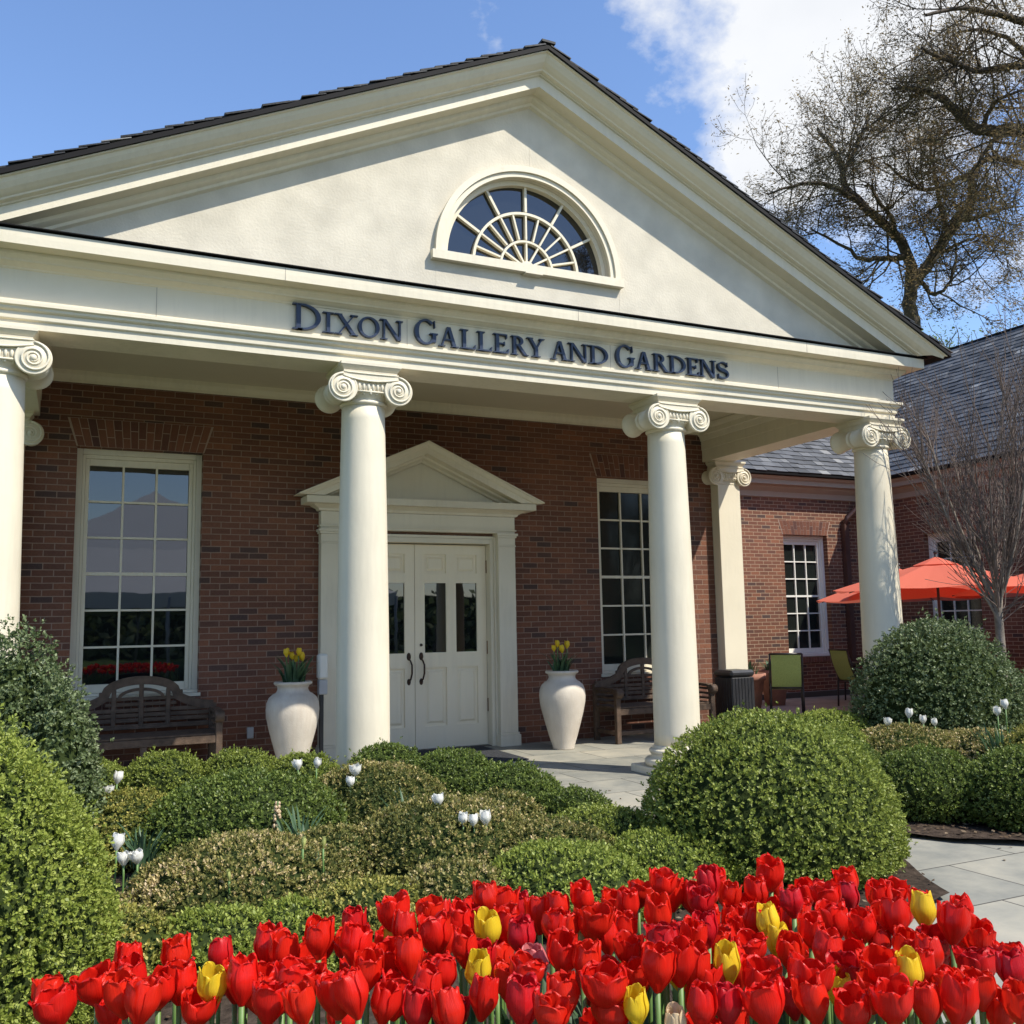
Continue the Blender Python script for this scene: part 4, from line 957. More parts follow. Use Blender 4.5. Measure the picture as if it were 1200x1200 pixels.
# ------------------------------------------------------------------ tulips
def tulip_mesh(name, m, h, w, openn, seed, pn=6, ruf=1.0):
    rr = random.Random(seed); V = []; Fc = []; UV = []
    for k in range(pn):
        inner = k % 2; a0 = 2*math.pi*k/pn+rr.uniform(-.2, .2); op = max(-.1, openn*(1 if not inner else .7)+rr.uniform(-.14, .16)*ruf); hh = h*rr.uniform(.88, 1.06)
        NU, NV = 9, 11; base = len(V); half = w*.5*rr.uniform(1.05, 1.3); p1, p2, p3 = (rr.uniform(0, 6.28) for _ in range(3)); fold = rr.uniform(-.35, .35)*ruf; lean = rr.uniform(-.12, .12)*ruf
        for j in range(NV+1):
            v = math.sin(j/NV*math.pi/2)
            prof = math.sin(min(1, v*1.7+.06)*math.pi/2)
            rad = w*.5*(.10+.92*prof)*(1-.30*(1-min(1, op*1.6))*max(0, v-.5)/.5)*(.87 if inner else 1.0)+w*.36*op*max(0, v-.35)**1.4
            sh = (math.sin(min(1, v*1.5+.14)*math.pi/2)**.8)*max(.0, 1-(max(0, v-.35)/.65)**3.4)**.5
            for i in range(NU+1):
                u = -1+2*i/NU; x = u*half*sh+lean*w*.25*v*v
                ang = a0+math.atan2(x, max(rad, .004)+w*.05)
                wave = (math.sin(u*4.3+p1)*.0032+math.sin(u*9+p2+v*4)*.0016)*ruf*v**2
                r_ = rad*(1-.06*u*u)+.0022*abs(u)*v+wave+(.010*fold*max(0, v-.72)*u)*2
                z = hh*(v**.9)-w*.16*op*max(0, v-.65)*2+(math.sin(u*5+p3)*.0022-.004*u*u)*ruf*v**3
                V.append((r_*math.cos(ang), r_*math.sin(ang), z))
        for j in range(NV):
            for i in range(NU):
                q = (base+j*(NU+1)+i, base+j*(NU+1)+i+1, base+(j+1)*(NU+1)+i+1, base+(j+1)*(NU+1)+i); Fc.append(q)
                UV += [((i)/NU+k*.37, j/NV), ((i+1)/NU+k*.37, j/NV), ((i+1)/NU+k*.37, (j+1)/NV), (i/NU+k*.37, (j+1)/NV)]
    me = bpy.data.meshes.new(name); me.from_pydata(V, [], Fc); me.materials.append(m); me.polygons.foreach_set('use_smooth', [True]*len(Fc))
    u = me.uv_layers.new(name='UVMap'); u.data.foreach_set('uv', np.array(UV, dtype=np.float32).ravel()); me.update(); return me
def stem_mesh(h, seed):
    rr = random.Random(seed); b = MB(); dx, dy = rr.uniform(-.03, .03), rr.uniform(-.03, .03)
    pts = [(dx*(1-t)**2, dy*(1-t)**2, -h*(1-t)) for t in (0, .3, .6, .85, 1)]; b.tube(pts, [.0052, .005, .0048, .0048, .006], 7)
    me = bpy.data.meshes.new('stem'); me.from_pydata(b.v, [], b.f); me.materials.append(M['stem']); me.polygons.foreach_set('use_smooth', b.s); return me
def leafset_mesh(h, seed, n=3, wd=.028):
    b = MB(); blade_tuft(b, (0, 0, -h), n, h*.80, .02, .55, wd, seed)
    me = bpy.data.meshes.new('leaf'); me.from_pydata(b.v, [], b.f); me.materials.append(M['leaf']); me.polygons.foreach_set('use_smooth', b.s)
    a = me.attributes.new('tint', 'FLOAT', 'FACE'); a.data.foreach_set('value', b.t); return me
# cup shapes: (height, width, openness)
SHP = [(.090, .066, .06, 6), (.084, .070, .18, 7), (.082, .072, .32, 8), (.092, .062, .0, 6), (.078, .074, .45, 8), (.086, .067, .12, 6), (.086, .068, .24, 7), (.084, .064, .04, 7), (.090, .066, .15, 6), (.078, .076, .38, 9), (.080, .060, .0, 6)]
FL = {}
for nm, mt in (('red', 'red'), ('darkred', 'darkred')): FL[nm] = [tulip_mesh('flower', M[mt], h*1.05, w_*1.05, o_, 11+i, n_, 1.0) for i, (h, w_, o_, n_) in enumerate(SHP)]
FL['yellow'] = [tulip_mesh('flower', M['yellow'], h, w_, o_, 31+i, 6, .35) for i, (h, w_, o_) in enumerate(((.084, .056, .0), (.086, .060, .08), (.078, .054, .0)))]
FL['pink'] = [tulip_mesh('flower', M['pink'], .08, .06, .05, 41, 6, .4)]; FL['cream'] = [tulip_mesh('flower', M['cream'], .07, .05, .0, 42, 6, .3)]
FL['bud'] = [tulip_mesh('flower', M['bud'], .068, .026, 0, 43, 4, .1), tulip_mesh('flower', M['bud'], .058, .022, 0, 44, 4, .1)]
FL['white'] = [tulip_mesh('flower', M['whitep'], .088, .072, .2, 51, 6, .7), tulip_mesh('flower', M['whitep'], .086, .066, .08, 52, 6, .6), tulip_mesh('flower', M['whitep'], .086, .078, .4, 53, 7, .8)]
STEM = {}; LEAF = {}
def tulip(kind, x, y, z, ground, label, group=None, nleaf=3, sc=1.0, tilt=.2, i=None, cat='tulip'):
    rr = random.Random(int((x*7919+y*104729)*100) & 0xffff); h = z-ground
    me = rr.choice(FL[kind]) if i is None else FL[kind][i]
    t = empty('tulip', (x, y, ground), rr.uniform(0, 6.28)); tag(t, label, cat, group)
    o = bpy.data.objects.new('flower', me); col.objects.link(o); o.parent = t; o.location = (0, 0, h-.04*sc)
    o.rotation_euler = (rr.uniform(-tilt, tilt), rr.uniform(-tilt, tilt), rr.uniform(0, 6.28)); s_ = sc*rr.uniform(.78, 1.0); o.scale = (s_, s_, s_)
    hk = round(h-.04*sc, 1); k = (hk, rr.randrange(3))
    if k not in STEM: STEM[k] = stem_mesh(hk+.06, k[1]); LEAF[k] = leafset_mesh(max(.12, hk), k[1]+7, 3)
    o = bpy.data.objects.new('stem', STEM[k]); col.objects.link(o); o.parent = t; o.location = (0, 0, h-.04*sc)
    if nleaf: o = bpy.data.objects.new('leaf', LEAF[k]); col.objects.link(o); o.parent = t; o.location = (0, 0, hk+.0)
    return t
RED =[(-3.836,-5.559,0.719),(-3.816,-5.703,0.738),(-3.746,-5.581,0.727),(-3.701,-5.715,0.741),(-3.682,-5.778,0.743),(-3.591,-5.607,0.709),(-3.491,-5.466,0.706),(-3.496,-5.799,0.755),(-3.413,-5.615,0.751),(-3.387,-5.665,0.749),(-3.330,-5.734,0.795),(-3.473,-5.935,0.763),(-3.424,-6.025,0.785),(-3.373,-5.841,0.764),(-3.355,-5.993,0.773),(-3.575,-5.761,0.714),(-3.211,-5.594,0.773),(-3.130,-5.635,0.787),(-3.024,-5.549,0.766),(-3.264,-5.758,0.779),(-3.135,-5.709,0.775),(-2.965,-5.623,0.739),(-3.088,-5.796,0.780),(-2.870,-5.571,0.770),(-2.834,-5.578,0.753),(-2.872,-5.694,0.737),(-2.936,-5.901,0.787),(-2.734,-5.672,0.763),(-2.668,-5.689,0.778),(-2.848,-5.864,0.788),(-2.817,-5.871,0.778),(-2.768,-5.897,0.790),(-2.734,-5.911,0.759),(-2.611,-5.793,0.783),(-2.681,-5.886,0.762),(-2.462,-5.715,0.791),(-2.611,-5.926,0.788),(-2.395,-5.664,0.741),(-3.181,-5.772,0.743),(-3.253,-5.826,0.748),(-3.337,-6.060,0.793),(-3.285,-6.028,0.761),(-3.177,-5.871,0.773),(-3.192,-6.000,0.753),(-3.141,-5.955,0.765),(-3.022,-5.890,0.758),(-3.112,-6.083,0.756),(-2.999,-6.031,0.770),(-3.074,-6.186,0.770),(-3.065,-6.266,0.789),(-2.991,-6.192,0.776),(-2.893,-6.082,0.791),(-2.908,-6.028,0.786),(-2.932,-6.235,0.794),(-2.757,-6.033,0.775),(-2.768,-6.089,0.745),(-2.795,-6.192,0.787),(-2.720,-6.112,0.793),(-2.743,-6.193,0.789),(-3.244,-6.114,0.769),(-3.199,-6.175,0.778),(-2.918,-6.229,0.748),(-2.341,-5.755,0.785),(-2.121,-5.720,0.769),(-2.296,-5.764,0.752),(-2.191,-5.751,0.739),(-2.453,-5.862,0.786),(-2.281,-5.989,0.794),(-1.914,-5.794,0.740),(-2.150,-5.969,0.783),(-1.999,-5.981,0.760),(-1.874,-5.903,0.744),(-1.953,-6.072,0.753),(-1.954,-6.182,0.781),(-2.098,-6.269,0.787),(-1.999,-6.252,0.738),(-2.400,-5.981,0.772),(-2.264,-5.957,0.738),(-2.353,-6.122,0.778),(-2.224,-6.062,0.755),(-2.247,-6.171,0.788),(-2.185,-6.207,0.794),(-2.522,-5.985,0.765),(-2.641,-6.088,0.795),(-2.483,-6.089,0.754),(-2.410,-6.116,0.740),(-2.422,-6.237,0.771),(-2.316,-6.197,0.737),(-2.221,-6.183,0.747),(-2.202,-6.236,0.759),(-2.708,-6.180,0.772),(-2.674,-6.187,0.744),(-2.574,-6.154,0.738),(-2.581,-6.354,0.787),(-2.435,-6.309,0.754),(-2.429,-6.385,0.793),(-2.346,-6.403,0.789),(-2.216,-6.319,0.758),(-2.619,-6.272,0.763),(-2.743,-6.337,0.766),(-2.805,-6.338,0.774),(-2.692,-6.389,0.771),(-2.604,-6.408,0.769),(-2.564,-6.460,0.772),(-2.531,-6.513,0.791),(-2.434,-6.497,0.765),(-2.303,-6.434,0.761),(-2.315,-6.513,0.778),(-2.151,-6.380,0.749),(-2.087,-6.389,0.753),(-2.234,-6.526,0.794),(-2.392,-6.521,0.766),(-2.296,-6.577,0.768),(-2.285,-6.515,0.736),(-3.412,-5.844,0.760),(-3.050,-5.857,0.770),(-3.012,-6.007,0.736),(-2.485,-6.417,0.772),]
YEL =[(-3.543,-5.721,0.738),(-3.125,-5.612,0.734),(-2.958,-5.758,0.768),(-3.064,-5.937,0.758),(-2.892,-6.255,0.771),(-2.700,-6.109,0.751),(-2.631,-6.178,0.772),(-2.392,-6.022,0.774),(-2.378,-6.044,0.731),(-2.108,-5.883,0.734),(-2.033,-6.120,0.771),(-2.398,-6.406,0.788),(-2.478,-6.307,0.745),]
PINK =[(-2.928,-5.960,0.762),(-2.833,-6.306,0.771),]
BUD =[(-3.338,-5.850,0.749),(-2.784,-5.885,0.752),(-2.315,-5.635,0.749),(-2.348,-6.465,0.752),(-2.684,-5.993,0.766),]
OAK =[
([ (22.00,15.06,6.20),(22.02,14.51,10.26),(21.93,14.42,11.27),(21.79,14.37,12.14),(21.85,14.26,12.72) ],0.34,0.27),
([ (21.85,14.26,12.72),(21.62,14.20,14.03),(20.88,14.44,14.86),(20.20,14.67,15.51),(19.64,14.84,16.24),(19.49,14.81,16.97),(19.20,14.88,17.50),(18.73,15.01,18.14) ],0.20,0.05),
([ (20.25,14.65,15.45),(19.08,14.86,16.05),(17.99,15.11,16.02),(16.80,15.46,15.59) ],0.11,0.03),
([ (21.58,14.26,13.74),(20.94,14.41,13.61),(20.04,14.68,13.57),(19.39,14.77,13.89),(18.23,15.08,14.48) ],0.12,0.03),
([ (19.58,14.83,16.53),(20.07,14.86,17.27),(20.60,14.85,18.22),(21.14,14.82,19.28) ],0.08,0.03),
([ (21.29,14.30,14.47),(20.61,13.92,14.96),(19.80,13.64,15.14),(19.20,13.26,15.44) ],0.09,0.03),
([ (21.85,14.26,12.72),(22.28,13.97,13.38),(22.88,13.55,14.44),(23.50,13.12,15.44),(23.65,12.90,16.60),(24.11,12.63,17.02),(25.17,12.16,16.80) ],0.21,0.08),
([ (23.65,12.90,16.60),(23.02,13.34,16.24),(22.30,13.79,16.06),(21.69,14.12,16.47),(21.06,14.42,17.10) ],0.10,0.03),
([ (22.93,13.52,14.52),(22.80,13.71,15.87),(22.80,13.85,17.18),(22.86,13.96,18.51) ],0.09,0.03),
([ (22.14,14.11,12.86),(22.28,13.86,12.34),(22.56,13.45,12.54),(22.59,13.06,13.45),(22.33,12.86,13.92) ],0.08,0.03),
([ (23.39,13.25,14.92),(23.88,12.63,14.99),(24.36,12.02,15.12) ],0.09,0.03),
([ (22.38,13.90,13.58),(23.59,13.64,14.29),(24.57,13.53,14.71) ],0.07,0.03),
]
OAK2 =[
([ (23.63,7.99,11.70),(22.67,8.18,13.68),(21.40,8.60,15.05),(20.38,9.03,15.38),(19.38,9.50,15.40),(18.62,9.76,16.15),(17.89,10.05,16.56),(17.11,10.41,16.62) ],0.30,0.04),
([ (21.73,8.43,15.16),(20.71,8.33,16.90),(18.89,8.86,16.73),(17.80,9.01,16.82),(16.84,9.09,17.02) ],0.14,0.04),
([ (21.91,8.18,16.38),(20.50,8.21,18.00),(19.17,8.40,18.19),(17.98,8.54,18.16),(16.72,8.77,17.75) ],0.14,0.04),
([ (20.38,9.03,15.38),(19.77,9.28,15.04),(19.35,9.48,14.40) ],0.10,0.04),
([ (20.77,8.62,17.09),(20.51,8.89,18.02),(19.80,9.41,18.56),(19.32,9.89,18.64) ],0.08,0.03),
([ (19.49,9.45,15.45),(19.38,8.90,15.92),(19.70,8.21,15.99) ],0.08,0.03),
]
GB = .12      # the tulip bed is mounded a little above the path
b = MB(); n = 30
def bedz(x, y): return GB+.015*math.sin(x*9)*math.cos(y*8)
vv = []; nx, ny = 40, 24
for j in range(ny+1):
    for i in range(nx+1):
        x = -4.25+3.0*i/nx; y = -6.75+1.75*j/ny; e = min(i, nx-i, j, ny-j)
        vv.append((x, y, bedz(x, y) if e > 2 else (.0, .06, .10)[e]))
b.add(vv, [(j*(nx+1)+i, j*(nx+1)+i+1, (j+1)*(nx+1)+i+1, (j+1)*(nx+1)+i) for j in range(ny) for i in range(nx)])
tag(b.build('soil_bed', M['soil']), kind='structure')
rr = random.Random(5)
for x, y, z in RED:
    far = y > -5.45
    tulip('darkred' if rr.random() < .09 else 'red', x, y, z+.015, GB-.01, 'red tulip crowded among many others in the front bed', 'red tulips massed in the front bed')
# the same bed goes on among and just past the flowers that can be traced
cnt = 0
while cnt < 88:
    x = rr.uniform(-3.75, -1.9); y = rr.uniform(-6.3, -5.45)
    if min((x-a)**2+(y-b_)**2 for a, b_, _ in RED+YEL+PINK) < .0018: continue
    # keep to the planted strip
    if y > -5.28-.42*max(0, x+2.3)-.0 or y < -5.55-.66*(x+3.85)-.05: continue
    RED.append((x, y, .70)); cnt += 1
    tulip(rr.choice(('red', 'red', 'red', 'red', 'darkred')), x, y, rr.uniform(.69, .745), GB-.01, 'red tulip crowded among many others in the front bed', 'red tulips massed in the front bed')
YL = ['yellow tulip farthest left, between red ones', 'small yellow tulip sunk deep in red ones, second of the yellow from the left', 'yellow tulip standing high behind the middle of the red bed', 'large yellow tulip in the middle of the bed, above a wide red bloom', 'bright yellow tulip at the front edge, low centre of the bed', 'half hidden yellow tulip behind a red one, left of the big ball shrub front',
      'yellow tulip hugging a red bloom below the centre of the ball shrub', 'small yellow tulip high among red ones below the ball shrub', 'tall yellow tulip with pale side just under the small high yellow one', 'tiny yellow tulip top showing over red petals, right of the ball shrub centre', 'yellow tulip at the back right beside a crimson bloom near the path', 'yellow tulip right of centre at mid height, the biggest on the right side', 'orange yellow tulip low on the right between tall stems']
for (x, y, z), lb in zip(YEL, YL): tulip('yellow', x-.0, y-.02, z+.02, GB-.01, lb, sc=1.08)
tulip('pink', *PINK[0][:2], PINK[0][2]+.01, GB-.01, 'single closed pink tulip in the middle of the red bed'); tulip('cream', *PINK[1][:2], PINK[1][2], GB-.01, 'pale peach tulip at the front edge beside a yellow one')
for (x, y, z), lb in zip(BUD, ['closed green tulip bud on a bare stem at the left of the bed', 'slim green tulip bud between red blooms in the middle', 'upright green tulip bud in front of the ball shrub', 'green tulip bud low at the right end of the bed', 'pointed green tulip bud among red blooms, right of the pink one']): tulip('bud', x, y, z+.01, GB-.01, lb)

# white tulips in the box parterre
WH_ = [((-3.52, -1.12, .50), 'white', 'open white tulip behind the left bright shrub, higher of the pair'), ((-3.57, -1.2, .44), 'white', 'white tulip low beside the open one behind the left bright shrub'),
 ((-3.58, -2.62, .40), 'white', 'open white tulip, highest of the left clump of three'), ((-3.55, -2.72, .345), 'white', 'creamy white tulip, middle of the left clump'), ((-3.49, -2.74, .35), 'white', 'creamy white tulip, rightmost of the left clump'),
 ((-2.40, -1.29, .52), 'white', 'white tulip left of the pair in front of the first urn'), ((-2.29, -1.35, .53), 'white', 'white tulip right of the pair in front of the first urn'), ((-2.10, -1.65, .50), 'white', 'white tulip in front of the near column, upper of two'), ((-2.16, -1.73, .45), 'white', 'white tulip in front of the near column, lower of two'),
 ((-1.93, -2.73, .47), 'white', 'single white tulip standing alone on the pale green mound'), ((-1.88, -2.96, .40), 'white', 'white tulip, leftmost of three in a row'), ((-1.83, -2.99, .395), 'white', 'white tulip, middle of three in a row'), ((-1.77, -3.01, .40), 'white', 'white tulip, rightmost of three in a row'),
 ((2.46, -1.80, .56), 'white', 'small white tulip, leftmost beyond the right hedge'), ((2.63, -1.88, .62), 'white', 'wide open white tulip beyond the right hedge'), ((2.66, -2.00, .58), 'white', 'white tulip right of the wide open one beyond the right hedge'), ((2.75, -2.04, .56), 'white', 'thin white tulip bud rightmost of the row beyond the right hedge'),
 ((2.85, -2.56, .68), 'white', 'white tulip among grey leaves at the right edge, lower one'), ((3.00, -2.52, .72), 'white', 'white tulip among grey leaves at the right edge, upper one'),
 ((-3.60, -2.66, .22), 'bud', 'greenish tulip bud below the left clump of white tulips'), ((-2.76, -3.05, .40), 'bud', 'pale tulip bud on the mottled mound, left of two'), ((-2.66, -3.05, .39), 'bud', 'pale tulip bud on the mottled mound, right of two'), ((-3.12, -3.15, .32), 'bud', 'small pale bud on the mottled mound, lowest')]
for (x, y, z), k, lb in WH_: tulip(k, x, y, z+.03, .02, lb)
# yellow tulips in the urns
for (ux, uy), sp in zip(UR, ([(-.07, 0, .34), (.0, .02, .31), (.05, -.02, .35), (.035, .04, .28), (.10, .0, .29)], [(-.05, 0, .36), (-.085, .02, .31), (.0, -.03, .29), (.075, .0, .34)])):
    nm = 'left' if ux < 0 else 'right'
    ords = ['first', 'second', 'third', 'fourth', 'fifth']
    for k, (dx, dy, dz) in enumerate(sorted(sp)):
        tulip('yellow', ux+dx, uy+dy, .87+dz, .86, f'yellow tulip in the {nm} urn, {ords[k]} from the left', sc=1.2, i=1)
b = MB()
def tuft_obj(x, y, z, n, h, r, label, m='leaf', wd=.016, seed=1, cat='plant', name='leafy_plant', group=None):
    b = MB(); blade_tuft(b, (0, 0, 0), n, h, r, .8, wd, seed); o = b.build(name, M[m], tint=True); o.location = (x, y, z); tag(o, label, cat, group); return o
tuft_obj(UR[0][0], UR[0][1], .855, 40, .33, .1, 'dark green tulip leaves filling the left urn', seed=4, wd=.02)
tuft_obj(UR[1][0], UR[1][1], .855, 34, .31, .09, 'dark green tulip leaves filling the right urn', seed=6, wd=.016)
tuft_obj(-2.62, -2.35, .22, 26, .24, .08, 'grey green bulb leaves between the dark mound and the mottled mounds', seed=8, wd=.011)
tuft_obj(-1.98, -2.35, .27, 26, .22, .09, 'grey green bulb leaves on the pale mound left of the single white tulip', seed=9, wd=.011)
tuft_obj(-3.42, -2.0, .16, 22, .26, .07, 'thin grey leaves beside the left bright shrub', seed=10, wd=.01)
tuft_obj(-3.55, -2.72, .04, 16, .22, .08, 'leaves at the foot of the left white tulip clump', seed=12, wd=.016)
tuft_obj(2.86, -2.6, .25, 60, .36, .16, 'tall grey green bulb leaves at the right edge behind the hedge', seed=13, wd=.013)
tuft_obj(3.12, -2.75, .25, 50, .30, .15, 'second clump of grey green leaves, by the mauve flower spike', seed=14, wd=.013)
def hyacinth(x, y, z0, h, m, label):
    b = MB(); b.tube([(0, 0, 0), (.005, 0, h)], .006, 6)
    r3 = random.Random(int(x*100)&255); o = b.build('hyacinth', M['stem']); o.location = (x, y, z0); tag(o, label, 'flower')
    b = MB()
    for i in range(46):
        u = r3.random(); a = r3.uniform(0, 6.28); zz = h*(.45+.55*u); rd = .022*(1-.55*u); b.ball((rd*math.cos(a), rd*math.sin(a), zz), .009, .009, .011, 6, 4)
    b.build('flower', M[m], o)
hyacinth(-2.72, -2.22, .12, .36, 'cream', 'faded pale flower spike before the dark round mound')
hyacinth(3.08, -2.78, .40, .32, 'mauve', 'mauve flower spike among leaves at the right edge')

# ------------------------------------------------------------------ clipped shrubs
rng = np.random.default_rng(11)
def lumps(d, seed, amp):
    r = np.random.default_rng(seed); s = np.zeros(len(d))
    for fr, am in ((2.2, .5), (4.2, .3), (8.5, .2)):
        for _ in range(3):
            k = r.normal(size=3); k /= np.linalg.norm(k); s += am/3**.5*np.sin(d@k*fr*1.6+r.uniform(0, 6.28))
    return 1+amp*s
def shrub(name, c, rx, ry, h, m, label, n=None, L_=.0175, amp=.05, seed=1, wild=0.0, group=None, patch=0, tbias=0.0, flat_=2.0, cat='shrub', den=1.0, z0=.02, base_=.30, rough_=.011):
    """leaf sprigs spread through the outer shell of a clipped dome round a dark twiggy core that blocks light"""
    r = np.random.default_rng(seed); zc = h*base_; rz = h-zc
    area = 2*math.pi*rx*ry+math.pi*(rx+ry)*h*.6
    ns = int(n or area*1750*den*(.022/L_)**2)
    d = r.normal(size=(ns*2, 3)); d /= np.linalg.norm(d, axis=1)[:, None]; d = d[d[:, 2] > -.62][:ns]; ns = len(d)
    def surf(d, k=1.0):
        p = np.abs(d); q = (p[:, 0]**flat_+p[:, 1]**flat_+p[:, 2]**flat_)**(-1/flat_)
        q = q*lumps(d, seed, amp)*k; rzz = np.where(d[:, 2] > 0, rz, zc*1.5)
        return np.stack([d[:, 0]*q*rx, d[:, 1]*q*ry, zc+d[:, 2]*q*rzz], 1)
    dep = 1-np.abs(r.normal(size=ns))*.055+wild*np.abs(r.normal(size=ns))*.06
    P = surf(d, 1.0)*1.0; ctr = np.array([0, 0, zc]); P = ctr+(P-ctr)*dep[:, None]
    # spots where the clipping left small hollows
    fn = np.zeros(ns)
    for wl, am in ((.16, .5), (.085, .9), (.05, .6)):
        for _ in range(4):
            kk = r.normal(size=3); kk /= np.linalg.norm(kk); fn += am*.5*np.sin(P@kk*2*math.pi/wl+r.uniform(0, 6.28))
    P = ctr+(P-ctr)*(1+(fn*rough_/max(rx, .3))[:, None]); kp = fn > -1.1; P = P[kp]; st_ = r.random(len(P)) < .022; P[st_] = ctr+(P[st_]-ctr)*(1+r.uniform(.02, .055, st_.sum())/max(rx, .3))[:, None]
    P = P[P[:, 2] > .0]; 
    nd = (P-ctr)/np.array([rx*rx, ry*ry, rz*rz]); nd /= np.linalg.norm(nd, axis=1)[:, None]; ns = len(P)
    k = 5; ax = nd+r.normal(size=(ns, 3))*(.45+wild*.3)+np.array([0, 0, .25]); ax /= np.linalg.norm(ax, axis=1)[:, None]
    t1 = np.cross(ax, r.normal(size=(ns, 3))); t1 /= np.linalg.norm(t1, axis=1)[:, None]; t2 = np.cross(ax, t1)
    V = np.empty((ns, k, 4, 3), np.float32); base = r.uniform(0, 6.28, ns); sz = L_*r.uniform(.7, 1.25, ns)
    for j in range(k):
        a = base+j*2.4; tl = (.35 if j == 0 else 1.05-.12*j)+r.normal(size=ns)*.15
        rad = t1*np.cos(a)[:, None]+t2*np.sin(a)[:, None]; dr = ax*np.cos(tl)[:, None]+rad*np.sin(tl)[:, None]
        sd_ = np.cross(dr, ax+rad*.1); sd_ /= (np.linalg.norm(sd_, axis=1)[:, None]+1e-6); nn = np.cross(sd_, dr)
        s3 = (sz*r.uniform(.8, 1.15, ns))[:, None]; o = P-ax*(j*.22)*s3
        V[:, j, 0] = o; V[:, j, 1] = o+dr*s3*.55+sd_*s3*.30+nn*s3*.07; V[:, j, 2] = o+dr*s3; V[:, j, 3] = o+dr*s3*.55-sd_*s3*.30+nn*s3*.07
    nl = ns*k; V = V.reshape(-1, 3)
    tint = r.beta(2.2, 2.6, (ns, 1))*.75+r.random((ns, k))*.30+tbias
    if patch:
        pr = lumps(P*np.array([2.0, 2.0, 2.0])+3, seed+77, 1.0)-1; tint = tint+patch*pr[:, None]
    tint = np.clip(tint, 0, 1).ravel()
    # core
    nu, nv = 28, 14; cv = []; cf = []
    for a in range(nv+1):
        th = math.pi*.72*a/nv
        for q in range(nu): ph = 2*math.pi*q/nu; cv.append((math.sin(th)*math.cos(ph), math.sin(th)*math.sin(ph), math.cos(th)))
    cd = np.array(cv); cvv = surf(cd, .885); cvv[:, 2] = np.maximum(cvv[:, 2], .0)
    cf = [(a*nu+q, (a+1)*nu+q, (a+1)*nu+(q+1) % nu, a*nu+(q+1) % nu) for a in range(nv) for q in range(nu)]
    nc = len(cvv); nv_ = nc+len(V); me = bpy.data.meshes.new(name)
    me.vertices.add(nv_); me.vertices.foreach_set('co', np.concatenate([cvv, V]).astype(np.float32).ravel())
    loops = np.concatenate([np.array(cf, np.int32).ravel(), nc+np.arange(len(V), dtype=np.int32)]); npoly = len(cf)+nl
    me.loops.add(len(loops)); me.loops.foreach_set('vertex_index', loops); me.polygons.add(npoly); me.polygons.foreach_set('loop_start', np.arange(npoly, dtype=np.int32)*4)
    try: me.polygons.foreach_set('loop_total', np.full(npoly, 4, np.int32))
    except Exception: pass
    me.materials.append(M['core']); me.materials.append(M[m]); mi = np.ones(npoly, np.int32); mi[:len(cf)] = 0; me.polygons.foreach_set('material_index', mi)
    at = me.attributes.new('tint', 'FLOAT', 'FACE'); at.data.foreach_set('value', np.concatenate([np.full(len(cf), .3), tint]).astype(np.float32))
    me.update(calc_edges=True); me.validate()
    o = bpy.data.objects.new(name, me); col.objects.link(o); o.location = (c[0], c[1], z0); o.rotation_euler.z = rng.uniform(0, 6); tag(o, label, cat, group); return o

SH = [
 # x, y, r, top, material, label, extra
 (-.04, -3.23, .80, .90, 'boxlight', 'big clipped dome of bright green boxwood in front of the right columns, beside the path', dict(amp=.022, seed=21, patch=.05, flat_=2.05, base_=.2, L_=.019, rough_=.013)),
 (-4.14, -3.76, .51, 1.07, 'boxlime', 'bright lime green clipped shrub nearest the camera at the left edge', dict(amp=.05, rough_=.012, seed=22, L_=.0155, wild=.5, patch=.05, flat_=1.95, base_=.22, den=1.6)),
 (-4.16, -1.05, .47, 1.36, 'holly', 'tall loose grey green shrub by the leftmost column', dict(amp=.09, rough_=.022, seed=23, L_=.024, wild=.9, flat_=1.9, den=1.4)),
 (-3.88, -1.35, .29, 1.10, 'holly', 'lower shoulder of loose grey green foliage in front of the left bench', dict(amp=.10, rough_=.02, seed=24, L_=.023, wild=.9, flat_=1.8, den=1.4)),
 (3.52, -1.46, .72, 1.40, 'holly', 'large dark rounded shrub in front of the end column', dict(amp=.05, rough_=.018, seed=25, L_=.026, wild=.6, tbias=.0, den=1.2)),
]
rows = [(-3.66, .10, .36, .50), (-3.12, -.08, .38, .54), (-2.62, -.20, .38, .52), (-2.16, -.31, .34, .49)]
for k, (x, y, r_, z) in enumerate(rows): SH.append((x, y, r_, z, 'boxlight', 'clipped green mound along the porch, %s from the left' % ('first', 'second', 'third', 'fourth')[k], dict(amp=.05, seed=30+k, tbias=-.05)))
